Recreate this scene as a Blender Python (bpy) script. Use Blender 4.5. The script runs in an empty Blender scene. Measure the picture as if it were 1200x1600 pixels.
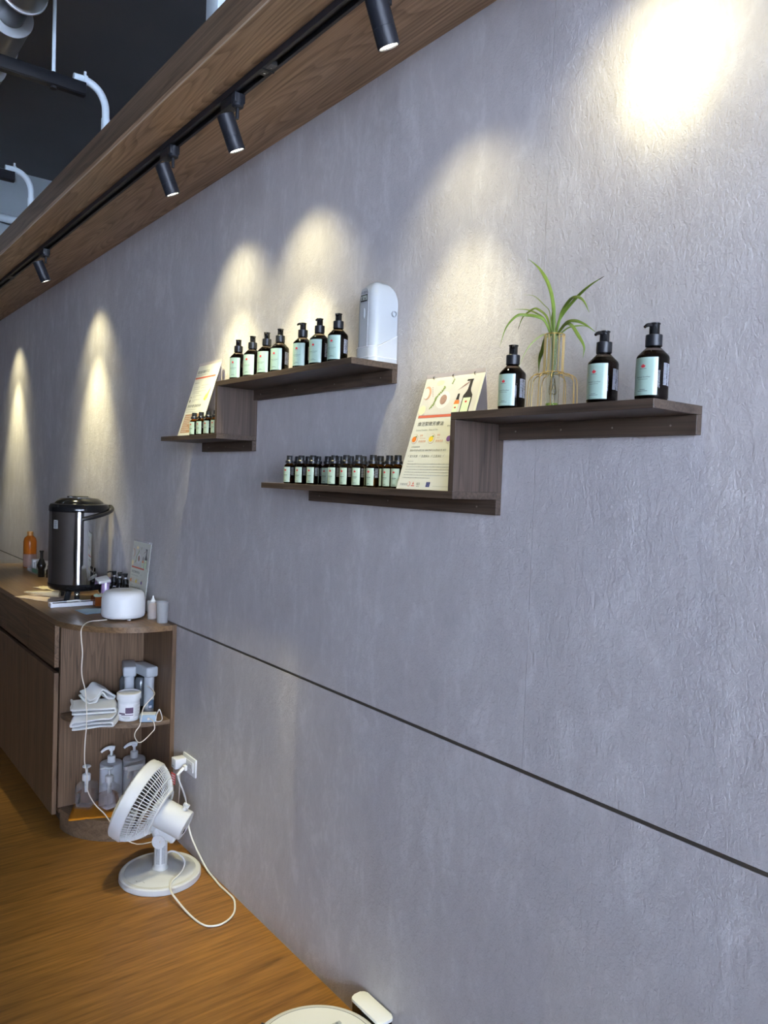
import bpy, bmesh, math, random
from mathutils import Vector, Matrix, noise
random.seed(7)
PI = math.pi
S = bpy.context.scene
COL = S.collection

# ------------------------------------------------------------------ camera
def setup_camera():
    yaw, pitch, roll = (math.radians(a) for a in (37.934, -2.303, 2.0745))
    F = Vector((math.sin(yaw)*math.cos(pitch), math.cos(yaw)*math.cos(pitch), math.sin(pitch)))
    R = Vector((math.cos(yaw), -math.sin(yaw), 0)); U = R.cross(F)
    c, s = math.cos(roll), math.sin(roll)
    R2 = c*R + s*U; U2 = -s*R + c*U
    cam = bpy.data.cameras.new('camera'); o = bpy.data.objects.new('camera', cam)
    COL.objects.link(o)
    m = Matrix((R2, U2, -F)).transposed().to_4x4(); m.translation = Vector((-1.2718, 0, 1.5))
    o.matrix_world = m
    cam.sensor_fit = 'VERTICAL'; cam.sensor_height = 36.0; cam.sensor_width = 27.0
    cam.lens = 1202.0/1600.0*36.0; cam.clip_start = .02; cam.clip_end = 100
    S.camera = o
setup_camera()

# ------------------------------------------------------------------ daylight and exposure
w = bpy.data.worlds.new('daylight'); S.world = w; w.use_nodes = True
bg = w.node_tree.nodes['Background']
bg.inputs[0].default_value = (.65, .76, 1.0, 1); bg.inputs[1].default_value = 36.5
def portal(x=-2.1, z=2.26, sx=3.9, sy=1.7):      # the shop window and glass door let the daylight in
    l = bpy.data.lights.new('window_daylight', 'AREA'); l.shape = 'RECTANGLE'
    l.size = sx; l.size_y = sy; l.cycles.is_portal = True
    o = bpy.data.objects.new('window_daylight', l); COL.objects.link(o)
    o.location = (x, -2.56, z); o.rotation_euler = (PI/2, 0, PI)
portal()
portal(-2.05, .70, 1.05, 1.35)
SPOT_CORE, SPOT_WIDE = 50.0, 7.5
SPOT_COLOR = (1.0, .92, .54)
S.view_settings.view_transform = 'Standard'
try: S.view_settings.look = 'None'
except Exception: pass
S.view_settings.exposure = 0.0
S.view_settings.gamma = 1.0
S.view_settings.use_curve_mapping = False

# ------------------------------------------------------------------ materials
def nd(t, kind, **kw):
    n = t.nodes.new(kind)
    for k, v in kw.items():
        if k.startswith('i_'): n.inputs[k[2:]].default_value = v
        else: setattr(n, k, v)
    return n
MATS = {}
def M(name, col=(.8,.8,.8), rough=.5, metal=0, trans=0, ior=1.45, emit=0, coat=0, spec=.5, bump=0, bscale=200, alpha=1, sheen=0, var=0, vscale=6):
    if name in MATS: return MATS[name]
    m = bpy.data.materials.new(name); m.use_nodes = True; t = m.node_tree
    b = t.nodes['Principled BSDF']; c = (*col, 1)
    b.inputs['Base Color'].default_value = c; b.inputs['Roughness'].default_value = rough
    b.inputs['Metallic'].default_value = metal; b.inputs['Transmission Weight'].default_value = trans
    b.inputs['IOR'].default_value = ior; b.inputs['Coat Weight'].default_value = coat
    b.inputs['Specular IOR Level'].default_value = spec; b.inputs['Alpha'].default_value = alpha
    b.inputs['Sheen Weight'].default_value = sheen
    if emit:
        b.inputs['Emission Color'].default_value = c; b.inputs['Emission Strength'].default_value = emit
    if var:
        tc = nd(t,'ShaderNodeTexCoord'); n = nd(t,'ShaderNodeTexNoise', i_Scale=vscale, i_Detail=4.0)
        t.links.new(tc.outputs['Object'], n.inputs['Vector'])
        mx = nd(t,'ShaderNodeMix', data_type='RGBA')
        mx.inputs[6].default_value = (*[v*(1-var) for v in col],1); mx.inputs[7].default_value = (*[min(1,v*(1+var)) for v in col],1)
        t.links.new(n.outputs['Fac'], mx.inputs[0]); t.links.new(mx.outputs[2], b.inputs['Base Color'])
    if bump:
        tc = nd(t,'ShaderNodeTexCoord'); n = nd(t,'ShaderNodeTexNoise', i_Scale=bscale, i_Detail=3.0)
        bp = nd(t,'ShaderNodeBump', i_Strength=bump, i_Distance=.004)
        t.links.new(tc.outputs['Object'], n.inputs['Vector']); t.links.new(n.outputs['Fac'], bp.inputs['Height'])
        t.links.new(bp.outputs['Normal'], b.inputs['Normal'])
    MATS[name] = m; return m

def wood(name, dark, light, axis, rough=.42, fiber=(3.0,190.0), mid=(.8,16.0), across=7.0, along=.55, lines=34.0, seed=0.0, contrast=.5, spec=.4):
    if name in MATS: return MATS[name]
    m = bpy.data.materials.new(name); m.use_nodes = True; t = m.node_tree; L = t.links.new
    b = t.nodes['Principled BSDF']; b.inputs['Roughness'].default_value = rough; b.inputs['Specular IOR Level'].default_value = spec
    tc = nd(t,'ShaderNodeTexCoord')
    def mapped(al, ac):
        mp = nd(t,'ShaderNodeMapping'); sc = [ac]*3; sc['xyz'.index(axis)] = al
        mp.inputs['Scale'].default_value = sc; mp.inputs['Location'].default_value = (seed, seed*1.7, seed*.6)
        L(tc.outputs['Object'], mp.inputs['Vector']); return mp
    n1 = nd(t,'ShaderNodeTexNoise', i_Scale=1.0, i_Detail=1.5, i_Roughness=.45); L(mapped(along, across).outputs[0], n1.inputs['Vector'])
    mul = nd(t,'ShaderNodeMath', operation='MULTIPLY'); mul.inputs[1].default_value = lines; L(n1.outputs['Fac'], mul.inputs[0])
    fr = nd(t,'ShaderNodeMath', operation='FRACT'); L(mul.outputs[0], fr.inputs[0])
    sn = nd(t,'ShaderNodeMapRange', interpolation_type='SMOOTHSTEP'); sn.inputs['From Min'].default_value = .25; sn.inputs['From Max'].default_value = 1.0; L(fr.outputs[0], sn.inputs['Value'])
    dn = nd(t,'ShaderNodeMapRange', interpolation_type='SMOOTHSTEP'); dn.inputs['From Min'].default_value = 1.0; dn.inputs['From Max'].default_value = .9; L(fr.outputs[0], dn.inputs['Value'])
    pw = nd(t,'ShaderNodeMath', operation='MULTIPLY'); L(sn.outputs[0], pw.inputs[0]); L(dn.outputs[0], pw.inputs[1])
    n2 = nd(t,'ShaderNodeTexNoise', i_Scale=1.0, i_Detail=4.0, i_Roughness=.6); L(mapped(*fiber).outputs[0], n2.inputs['Vector'])
    n3 = nd(t,'ShaderNodeTexNoise', i_Scale=1.0, i_Detail=2.0); L(mapped(*mid).outputs[0], n3.inputs['Vector'])
    a1 = nd(t,'ShaderNodeMath', operation='MULTIPLY'); a1.inputs[1].default_value = -contrast*.55; L(pw.outputs[0], a1.inputs[0])
    a2 = nd(t,'ShaderNodeMath', operation='MULTIPLY_ADD'); a2.inputs[1].default_value = .9; L(n2.outputs['Fac'], a2.inputs[0]); L(a1.outputs[0], a2.inputs[2])
    a3 = nd(t,'ShaderNodeMath', operation='MULTIPLY_ADD'); a3.inputs[1].default_value = .55; L(n3.outputs['Fac'], a3.inputs[0]); L(a2.outputs[0], a3.inputs[2])
    cr = nd(t,'ShaderNodeValToRGB'); cr.color_ramp.elements[0].position = .22; cr.color_ramp.elements[1].position = .92
    cr.color_ramp.elements[0].color = (*dark,1); cr.color_ramp.elements[1].color = (*light,1)
    L(a3.outputs[0], cr.inputs[0]); L(cr.outputs[0], b.inputs['Base Color'])
    bp = nd(t,'ShaderNodeBump', i_Strength=.12, i_Distance=.001); L(n2.outputs['Fac'], bp.inputs['Height']); L(bp.outputs[0], b.inputs['Normal'])
    MATS[name] = m; return m

def plaster():
    m = bpy.data.materials.new('mottled_plaster_wallpaper'); m.use_nodes = True; t = m.node_tree; L = t.links.new
    b = t.nodes['Principled BSDF']; b.inputs['Roughness'].default_value = .62; b.inputs['Specular IOR Level'].default_value = .3
    tc = nd(t,'ShaderNodeTexCoord')
    def ns(sc, det, stretch, dist=0.0, ro=.55):
        mp = nd(t,'ShaderNodeMapping'); mp.inputs['Scale'].default_value = (1, 1, stretch); L(tc.outputs['Object'], mp.inputs['Vector'])
        n = nd(t,'ShaderNodeTexNoise', i_Scale=sc, i_Detail=det, i_Distortion=dist, i_Roughness=ro); L(mp.outputs[0], n.inputs['Vector']); return n
    big = ns(2.6, 3.0, .7); mid = ns(13.0, 5.0, .45, .6, .65); fine = ns(60.0, 5.0, .55, .7); grit = ns(210.0, 4.0, .8, .6)
    def ma(a, k, c):
        n = nd(t,'ShaderNodeMath', operation='MULTIPLY_ADD'); L(a, n.inputs[0]); n.inputs[1].default_value = k
        if isinstance(c, float): n.inputs[2].default_value = c
        else: L(c, n.inputs[2])
        return n.outputs[0]
    v = ma(big.outputs['Fac'], .45, 0.0); v = ma(mid.outputs['Fac'], .85, v); v = ma(fine.outputs['Fac'], .35, v)
    cr = nd(t,'ShaderNodeValToRGB'); e = cr.color_ramp.elements
    e[0].position = .62; e[0].color = (.44,.415,.42,1); e[1].position = 1.0; e[1].color = (.555,.53,.535,1)
    x = e.new(.86); x.color = (.487,.462,.467,1)
    L(v, cr.inputs[0]); L(cr.outputs[0], b.inputs['Base Color'])
    h = ma(grit.outputs['Fac'], .5, 0.0); h = ma(fine.outputs['Fac'], .8, h); h = ma(mid.outputs['Fac'], .5, h)
    bp = nd(t,'ShaderNodeBump', i_Strength=.75, i_Distance=.0036); L(h, bp.inputs['Height']); L(bp.outputs[0], b.inputs['Normal'])
    return m
def floor_mat():
    m = wood('wood_vinyl_floor', (.045,.018,.0035), (.36,.166,.036), 'x', rough=.38, fiber=(5.5,95.0), mid=(2.2,34.0), across=7.0, along=1.1, lines=9.0, contrast=.16)
    return m
PLASTER = plaster()
SHELFW = wood('walnut_laminate_lengthwise', (.019,.012,.009), (.100,.070,.050), 'y', rough=.5, across=24, along=1.5, lines=9, contrast=.4)
SHELFV = wood('walnut_laminate_upright', (.022,.014,.010), (.100,.070,.053), 'z', rough=.5, across=24, along=1.5, lines=9, seed=3.1, contrast=.4)
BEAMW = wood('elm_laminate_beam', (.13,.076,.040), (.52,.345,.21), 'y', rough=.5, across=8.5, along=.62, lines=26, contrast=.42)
FASC = wood('elm_laminate_shaded_fascia', (.062,.038,.022), (.245,.165,.105), 'y', rough=.55, across=14, along=.5, lines=9, seed=9.0, contrast=.35)  # darker copy of the beam laminate so the fascia looks less lit
CABV = wood('brown_laminate_cabinet_upright', (.045,.025,.013), (.20,.122,.07), 'z', rough=.5, across=22, along=1.2, lines=10, seed=1.3, contrast=.4)
CABT = wood('brown_laminate_worktop', (.060,.034,.016), (.215,.13,.066), 'y', rough=.35, across=12, along=.8, lines=10, seed=2.2, contrast=.35)
FLOORM = floor_mat()
WHITE = M('white_plastic', (.68,.69,.70), .35)
WHITE2 = M('white_plastic_matte', (.74,.75,.76), .55)
BLACK = M('black_plastic', (.012,.013,.016), .35)
BLACKM = M('black_powder_coat', (.014,.016,.022), .45)
BLACKG = M('black_gloss_plastic', (.01,.01,.011), .12)
STEEL = M('mirror_steel', (.62,.61,.60), .06, 1)
CHROME = M('chrome', (.75,.75,.75), .15, 1)
GOLD = M('gold_wire', (.95,.72,.30), .32, 1)
PAPER = M('printed_paper', (.62,.62,.555), .6)
PAPERB = M('plain_paper_back', (.60,.53,.51), .7)
INK = M('dark_ink', (.045,.045,.042), .7)
INKG = M('grey_ink', (.33,.34,.31), .7)
REDI = M('red_ink', (.62,.02,.03), .6)
REDB = M('brick_red_band', (.55,.13,.08), .6)
MINT = M('mint_label_paper', (.36,.50,.42), .32, coat=.3)
MINT2 = M('pale_label_paper', (.42,.52,.37), .4)

# ------------------------------------------------------------------ geometry helpers
class G:
    def __init__(s): s.b = bmesh.new()
    def _x(s, vs, mat):
        if mat is not None: bmesh.ops.transform(s.b, matrix=mat, verts=vs)
    def box(s, x0, x1, y0, y1, z0, z1, bev=0, seg=2, mat=None):
        r = bmesh.ops.create_cube(s.b, size=1); vs = r['verts']
        for v in vs: v.co = Vector((x0 if v.co.x<0 else x1, y0 if v.co.y<0 else y1, z0 if v.co.z<0 else z1))
        if bev:
            es = list({e for v in vs for e in v.link_edges})
            n0 = len(s.b.verts)
            r = bmesh.ops.bevel(s.b, geom=es, offset=bev, segments=seg, profile=.5, affect='EDGES')
            vs = list({v for f in r['faces'] for v in f.verts} | {v for v in vs if v.is_valid})
        s._x(vs, mat); return s
    def lathe(s, prof, seg=24, loc=(0,0,0), a0=0, a1=2*PI, mat=None):
        full = abs(a1-a0-2*PI) < 1e-6; n = seg if full else seg+1; rings = []; vs = []
        for r, z in prof:
            if r < 1e-6:
                v = s.b.verts.new((0,0,z)); rings.append([v]); vs.append(v)
            else:
                ring = [s.b.verts.new((r*math.cos(a0+(a1-a0)*i/seg), r*math.sin(a0+(a1-a0)*i/seg), z)) for i in range(n)]
                rings.append(ring); vs += ring
        for A, B in zip(rings, rings[1:]):
            k = seg
            for i in range(k):
                j = (i+1) % n if full else i+1
                if len(A)==1 and len(B)==1: continue
                if len(A)==1: f = (A[0], B[j], B[i])
                elif len(B)==1: f = (A[i], A[j], B[0])
                else: f = (A[i], A[j], B[j], B[i])
                try: s.b.faces.new(f)
                except ValueError: pass
        T = Matrix.Translation(loc)
        s._x(vs, (mat @ T) if mat is not None else T); return s
    def cyl(s, p0, p1, r0, r1=None, seg=16, mat=None):
        p0, p1 = Vector(p0), Vector(p1); d = p1-p0; q = d.to_track_quat('Z','Y').to_matrix().to_4x4(); q.translation = p0
        if mat is not None: q = mat @ q
        r1 = r0 if r1 is None else r1; L = d.length
        return s.lathe([(0,0),(r0,0),(r1,L),(0,L)], seg, mat=q)
    def tube(s, pts, r, seg=8, smooth=4, mat=None, cap=True):
        pts = [Vector(p) for p in pts]
        if smooth > 1 and len(pts) > 2: pts = catmull(pts, smooth)
        rr = r if callable(r) else (lambda t: r)
        up = Vector((0,0,1)); rings = []; prev = None; vs = []
        for i, p in enumerate(pts):
            d = (pts[min(i+1,len(pts)-1)] - pts[max(i-1,0)]).normalized()
            if prev is None:
                a = d.orthogonal().normalized()
            else:
                a = (prev - d*prev.dot(d)); a = a.normalized() if a.length > 1e-6 else d.orthogonal().normalized()
            prev = a; bb = d.cross(a); q = rr(i/(len(pts)-1))
            ring = [s.b.verts.new(p + q*(math.cos(2*PI*k/seg)*a + math.sin(2*PI*k/seg)*bb)) for k in range(seg)]
            rings.append(ring); vs += ring
        for A, B in zip(rings, rings[1:]):
            for k in range(seg): s.b.faces.new((A[k], A[(k+1)%seg], B[(k+1)%seg], B[k]))
        if cap: s.b.faces.new(rings[0][::-1]); s.b.faces.new(rings[-1])
        s._x(vs, mat); return s
    def prism(s, poly, h0, h1, mat=None, bev=0):
        lo = [s.b.verts.new((x,y,h0)) for x,y in poly]; hi = [s.b.verts.new((x,y,h1)) for x,y in poly]; n = len(poly)
        s.b.faces.new(lo[::-1]); top = s.b.faces.new(hi)
        for i in range(n): s.b.faces.new((lo[i], lo[(i+1)%n], hi[(i+1)%n], hi[i]))
        vs = lo+hi
        if bev:
            es = list(top.edges)
            r = bmesh.ops.bevel(s.b, geom=es, offset=bev, segments=2, profile=.5, affect='EDGES')
            vs = [v for v in vs if v.is_valid] + list({v for f in r['faces'] for v in f.verts}); vs = list(set(vs))
        s._x(vs, mat); return s
    def poly(s, pts):
        s.b.faces.new([s.b.verts.new(p) for p in pts]); return s
    def sphere(s, c, r, seg=16, sc=(1,1,1), mat=None):
        res = bmesh.ops.create_uvsphere(s.b, u_segments=seg, v_segments=max(6,seg//2), radius=r)
        m = Matrix.Translation(c) @ Matrix.Diagonal((*sc,1))
        s._x(res['verts'], mat @ m if mat is not None else m); return s
    def grid(s, nu, nv, fn):
        V = [[s.b.verts.new(fn(i/nu, j/nv)) for j in range(nv+1)] for i in range(nu+1)]
        for i in range(nu):
            for j in range(nv): s.b.faces.new((V[i][j], V[i+1][j], V[i+1][j+1], V[i][j+1]))
        return s
    def mesh(s, name, smooth=35, fix=True):
        me = bpy.data.meshes.new(name)
        if fix: bmesh.ops.recalc_face_normals(s.b, faces=s.b.faces)
        s.b.to_mesh(me); s.b.free()
        if smooth:
            me.polygons.foreach_set('use_smooth', [True]*len(me.polygons)); me.set_sharp_from_angle(angle=math.radians(smooth))
        return me
    def obj(s, name, mat, parent=None, smooth=35, fix=True, loc=None, kind=None):
        me = s.mesh(name, smooth, fix); me.materials.append(mat)
        o = bpy.data.objects.new(name, me); COL.objects.link(o)
        if parent is not None: o.parent = parent
        if loc is not None: o.location = loc
        if kind: o['kind'] = kind
        return o
def catmull(p, k):
    q = [2*p[0]-p[1]] + p + [2*p[-1]-p[-2]]; out = []
    for i in range(1, len(q)-2):
        for j in range(k):
            t = j/k; a, b, c, d = q[i-1:i+3]
            out.append(.5*((2*b)+(c-a)*t+(2*a-5*b+4*c-d)*t*t+(3*b-a-3*c+d)*t**3))
    out.append(p[-1]); return out
def tag(o, label=None, cat=None, group=None, kind=None):
    if label: o['label'] = label
    if cat: o['category'] = cat
    if group: o['group'] = group
    if kind: o['kind'] = kind
    return o
def thing(name, label, cat, loc=(0,0,0), rz=0, group=None):
    o = bpy.data.objects.new(name, None); o.empty_display_size = .02; COL.objects.link(o)
    o.location = loc; o.rotation_euler = (0,0,rz); return tag(o, label, cat, group)
def dup(o, parent=None):
    c = o.copy(); COL.objects.link(c); c.parent = parent
    for ch in list(o.children):
        if ch.type != 'LIGHT': dup(ch, c)
    return c
def frame(o, u, v):
    u, v = Vector(u).normalized(), Vector(v).normalized(); n = u.cross(v)
    m = Matrix((u, v, n)).transposed().to_4x4(); m.translation = Vector(o); return m
def text_into(g, s, size, mat, align='LEFT', shear=0, bend=None, width=1.0):
    c = bpy.data.curves.new('lettering', 'FONT'); c.body = s; c.size = size; c.align_x = align; c.shear = shear; c.resolution_u = 2
    o = bpy.data.objects.new('lettering', c); COL.objects.link(o)
    bpy.context.view_layer.update()
    me = bpy.data.meshes.new_from_object(o.evaluated_get(bpy.context.evaluated_depsgraph_get()))
    n0 = len(g.b.verts); g.b.from_mesh(me); g.b.verts.ensure_lookup_table()
    for v in g.b.verts[n0:]:
        v.co.x *= width; v.co = mat @ v.co
        if bend: v.co = bend(v.co)
    bpy.data.objects.remove(o); bpy.data.curves.remove(c); bpy.data.meshes.remove(me)
def T(x, y, z=0): return Matrix.Translation((x, y, z))

# ================================================================== the room
YN, YF, XL = -2.6, 8.2, -4.2
ZC, YB = 3.22, 4.95
def structure():
    g = G(); g.box(XL-.2, .2, YN-.2, YF+.2, -.1, 0); g.obj('floor', FLOORM, smooth=0, kind='structure')
    wr = bpy.data.objects.new('wall_right', None); COL.objects.link(wr); wr['kind'] = 'structure'
    GZ = .878
    G().box(0, .15, YN, YF, 0, GZ-.0045).obj('lower_panel', PLASTER, wr, 0)
    for a, b in ((YN, -.96), (-.96, 1.109), (1.109, 2.66), (2.66, 4.21), (4.21, 5.76), (5.76, YF)):
        G().box(0, .15, a+.0003, b-.0003, GZ+.0045, 3.6).obj('wallpaper_strip', PLASTER, wr, 0)
    g = G(); g.box(.0018, .02, YN, YF, GZ-.0046, GZ+.0046); g.obj('trim_1', M('dark_bronze_groove', (.13,.115,.10), .4, .6), smooth=0, kind='structure')
    cm = M('dark_grey_ceiling', (.17,.18,.19), .8, var=.15, vscale=2)
    G().box(XL-.2, .15, YN-.2, YB, ZC, ZC+.15).obj('ceiling', cm, smooth=0, kind='structure')
    pale = M('pale_grey_paint', (.36,.42,.45), .8, var=.08, vscale=3)
    b = G().box(XL-.2, 0, YB, YB+.2, 2.72, ZC+.15).obj('wall_bulkhead', pale, smooth=0, kind='structure')
    G().box(XL-.2, .15, YB+.2, YF+.2, 2.72, 2.8).obj('ceiling_rear', cm, smooth=0, kind='structure')
    G().box(XL-.2, .15, YF, YF+.15, 0, 2.9).obj('wall_far', M('warm_dark_paint', (.10,.085,.075), .8), smooth=0, kind='structure')
    G().box(XL-.15, XL, YN, YF, 0, 3.5).obj('wall_left', M('warm_grey_paint', (.13,.115,.105), .8), smooth=0, kind='structure')
    wn = bpy.data.objects.new('wall_near', None); COL.objects.link(wn); wn['kind'] = 'structure'
    G().box(XL, 0, YN-.15, YN, 3.12, 3.5).obj('header', cm, wn, 0)
    G().box(-4.05, -2.6, YN-.15, YN, 0, 1.40).obj('sill_wall', cm, wn, 0); G().box(-1.5, -.15, YN-.15, YN, 0, 1.40).obj('sill_wall', cm, wn, 0)  # unseen sill walls, raised to keep daylight off the lower wall
    G().box(XL, -4.05, YN-.15, YN, 0, 3.12).obj('pier', cm, wn, 0); G().box(-.15, 0, YN-.15, YN, 0, 3.12).obj('pier', cm, wn, 0)
    wi = bpy.data.objects.new('window_1', None); COL.objects.link(wi); wi['kind'] = 'structure'
    fm = M('black_window_frame', (.02,.02,.022), .4)
    for x in (-4.05, -2.78, -1.5, -.2): G().box(x, x+.05, YN-.1, YN-.05, 1.41, 3.12).obj('mullion', fm, wi, 0)
    for z in (1.401, 2.4, 3.07): G().box(-4.05, -.15, YN-.1, YN-.05, z, z+.05).obj('rail', fm, wi, 0)
    gm = bpy.data.materials.new('window_glass'); gm.use_nodes = True; t = gm.node_tree; t.nodes.clear()
    out = nd(t,'ShaderNodeOutputMaterial'); tr = nd(t,'ShaderNodeBsdfTransparent'); gl = nd(t,'ShaderNodeBsdfGlossy', i_Roughness=.02); mx = nd(t,'ShaderNodeMixShader', i_Fac=.06)
    t.links.new(tr.outputs[0], mx.inputs[1]); t.links.new(gl.outputs[0], mx.inputs[2]); t.links.new(mx.outputs[0], out.inputs[0])
    for x in (-4.0, -2.73, -1.45): G().box(x, x+1.22 if x>-3 else x+1.22, YN-.078, YN-.072, 1.45, 3.07).obj('pane', gm, wi, 0)
    do = bpy.data.objects.new('door_1', None); COL.objects.link(do); do['kind'] = 'structure'
    for x in (-2.6, -1.55): G().box(x, x+.05, YN-.1, YN-.05, 0, 1.40).obj('stile', fm, do, 0)
    G().box(-2.55, -1.55, YN-.1, YN-.05, 0, .06).obj('kick_rail', fm, do, 0); G().box(-2.55, -1.55, YN-.078, YN-.072, .06, 1.40).obj('door_pane', gm, do, 0)
    G().box(-9, 6, -6.2, YN-.16, 3.2, 3.5).obj('added_shade_roof', cm, smooth=0, kind='structure')  # unseen roof added to cut sky light on the lower wall
    G().box(-14, 10, -14, YN-.2, -.12, -.02).obj('added_pavement', M('grey_pavement', (.35,.35,.34), .8), smooth=0, kind='structure')  # unseen ground added to dim the light from below the horizon
structure()

# ------------------------------------------------------------------ soffit beam and its lighting track
def soffit():
    b = thing('soffit_beam', 'long brown wood-grain soffit beam along the top of the wall', 'beam', (0,0,2.6))
    cuts = [YN, -.42, 1.99, 4.42, 6.84, YF]
    for y0, y1 in zip(cuts, cuts[1:]):
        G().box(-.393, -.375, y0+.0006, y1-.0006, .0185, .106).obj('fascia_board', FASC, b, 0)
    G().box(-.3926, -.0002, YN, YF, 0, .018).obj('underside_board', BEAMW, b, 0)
    o = G().box(-.3942, -.3912, YN, YF, -.0008, .0025).obj('edge_band', M('pale_edge_band', (.60,.48,.36), .45), b, 0)
    o['label'] = 'thin pale edge band'
    t = thing('light_track', 'black lighting track running under the wooden soffit beam', 'track', (-.262,0,2.6))
    rails = [(YN+.1, -1.05), (-1.045, 1.865), (1.87, 4.84), (4.845, YF-.1)]
    for y0, y1 in rails:
        g = G(); g.box(-.018, .018, y0, y1, -.006, -.0005); g.box(-.018, -.0095, y0, y1, -.019, -.006); g.box(.0095, .018, y0, y1, -.019, -.006)
        g.obj('rail', BLACKM, t, 0)
    for y in (1.868, 4.842):
        for s in (-1, 1):
            c = G().box(-.0095, .0095, y+s*.002, y+s*.034, -.0185, -.006).obj('joint_plate', M('grey_joiner', (.09,.09,.09), .5), t, 0)
            G().cyl((0,y+s*.018,-.0205), (0,y+s*.018,-.018), .0032, seg=10).obj('screw', CHROME, c)
        G().box(-.0185, .0185, y-.0035, y+.0035, -.021, -.006).obj('joint_clip', BLACKM, t, 0)
    m = M('spotlight_lens', (1.0,.93,.80), .3, emit=14)
    lens_ring = BLACKM
    lamps = [(1.34, 24, .9, 'black track spotlight cut off by the top edge, biggest of the row'),
             (2.04, 24, 1.6, 'black track spotlight second nearest, beside the track joint'),
             (2.50, 24, 1.6, 'black track spotlight third nearest, over the poster shelf'),
             (4.08, 24, 1.9, 'smallest black track spotlight at far left of the beam'),
             (0.83, 50, 1, 'black track spotlight tilted at the wall making the glaring white patch'),
             (5.80, 24, 1.9, 'black track spotlight beyond the left edge lighting the last stripe')]
    proto = None
    for y, tilt, gain, lab in lamps:
        if proto is None:
            r = thing('track_spotlight', lab, 'spotlight', (0,0,0), 0, 'spotlights on the black track')
            a = G().box(-.0165, .0165, -.045, .045, -.046, -.0195, .002).obj('adapter', BLACKM, r)
            a2 = G().cyl((0,-.03,-.022), (0,-.03,-.048), .0175, seg=24).lathe([(0,-.058),(.011,-.058),(.0165,-.054),(.0165,-.047),(0,-.047)], 24, (0,-.03,0)).obj('swivel', BLACKM, r)
            st = G().cyl((0,-.03,-.055), (0,-.03,-.088), .0052, seg=12).obj('stem', BLACKM, r)
            h = G().lathe([(0,.028),(.0225,.028),(.0243,.026),(.0243,-.0322),(.0238,-.0326),(.0238,-.0332),(.0243,-.0336),(.0243,-.068),(.0236,-.070),(.0206,-.070),(.0206,-.0655),(0,-.0655)], 40).obj('lamp_head', BLACKM, r)
            G().lathe([(0,-.0658),(.0203,-.0658),(.0203,-.0668),(0,-.0668)], 32).obj('lens', m, h)
            proto = r
        else:
            r = dup(proto)
        r.location = (-.262, y+.03, 2.6); tag(r, lab)
        h = [c for c in r.children if c.name.startswith('lamp_head')][0]
        a = math.radians(tilt)
        h.location = (-.026 if tilt < 30 else -.03, -.03, -.112); h.rotation_euler = (0, -a, 0)
        # the lamp's own light, just below its lens
        d = Vector((math.sin(a), 0, -math.cos(a))); c = Vector(h.location)
        for en, size, aim in ((SPOT_CORE, 58, -13), (SPOT_WIDE, 90, 4)) if tilt < 30 else ((12, 46, 5), (7.5, 116, -6)):          # core (on most lamps aimed below the head to pool light low) and flood
            l = bpy.data.lights.new('spot_beam', 'SPOT'); l.energy = en*gain; l.color = SPOT_COLOR
            l.spot_size = math.radians(size); l.spot_blend = 1.0; l.shadow_soft_size = .012
            lo = bpy.data.objects.new('spot_beam', l); COL.objects.link(lo); lo.parent = r
            lo.location = c + d*.073; lo.rotation_euler = (0, -a-math.radians(aim), 0)
soffit()

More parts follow.
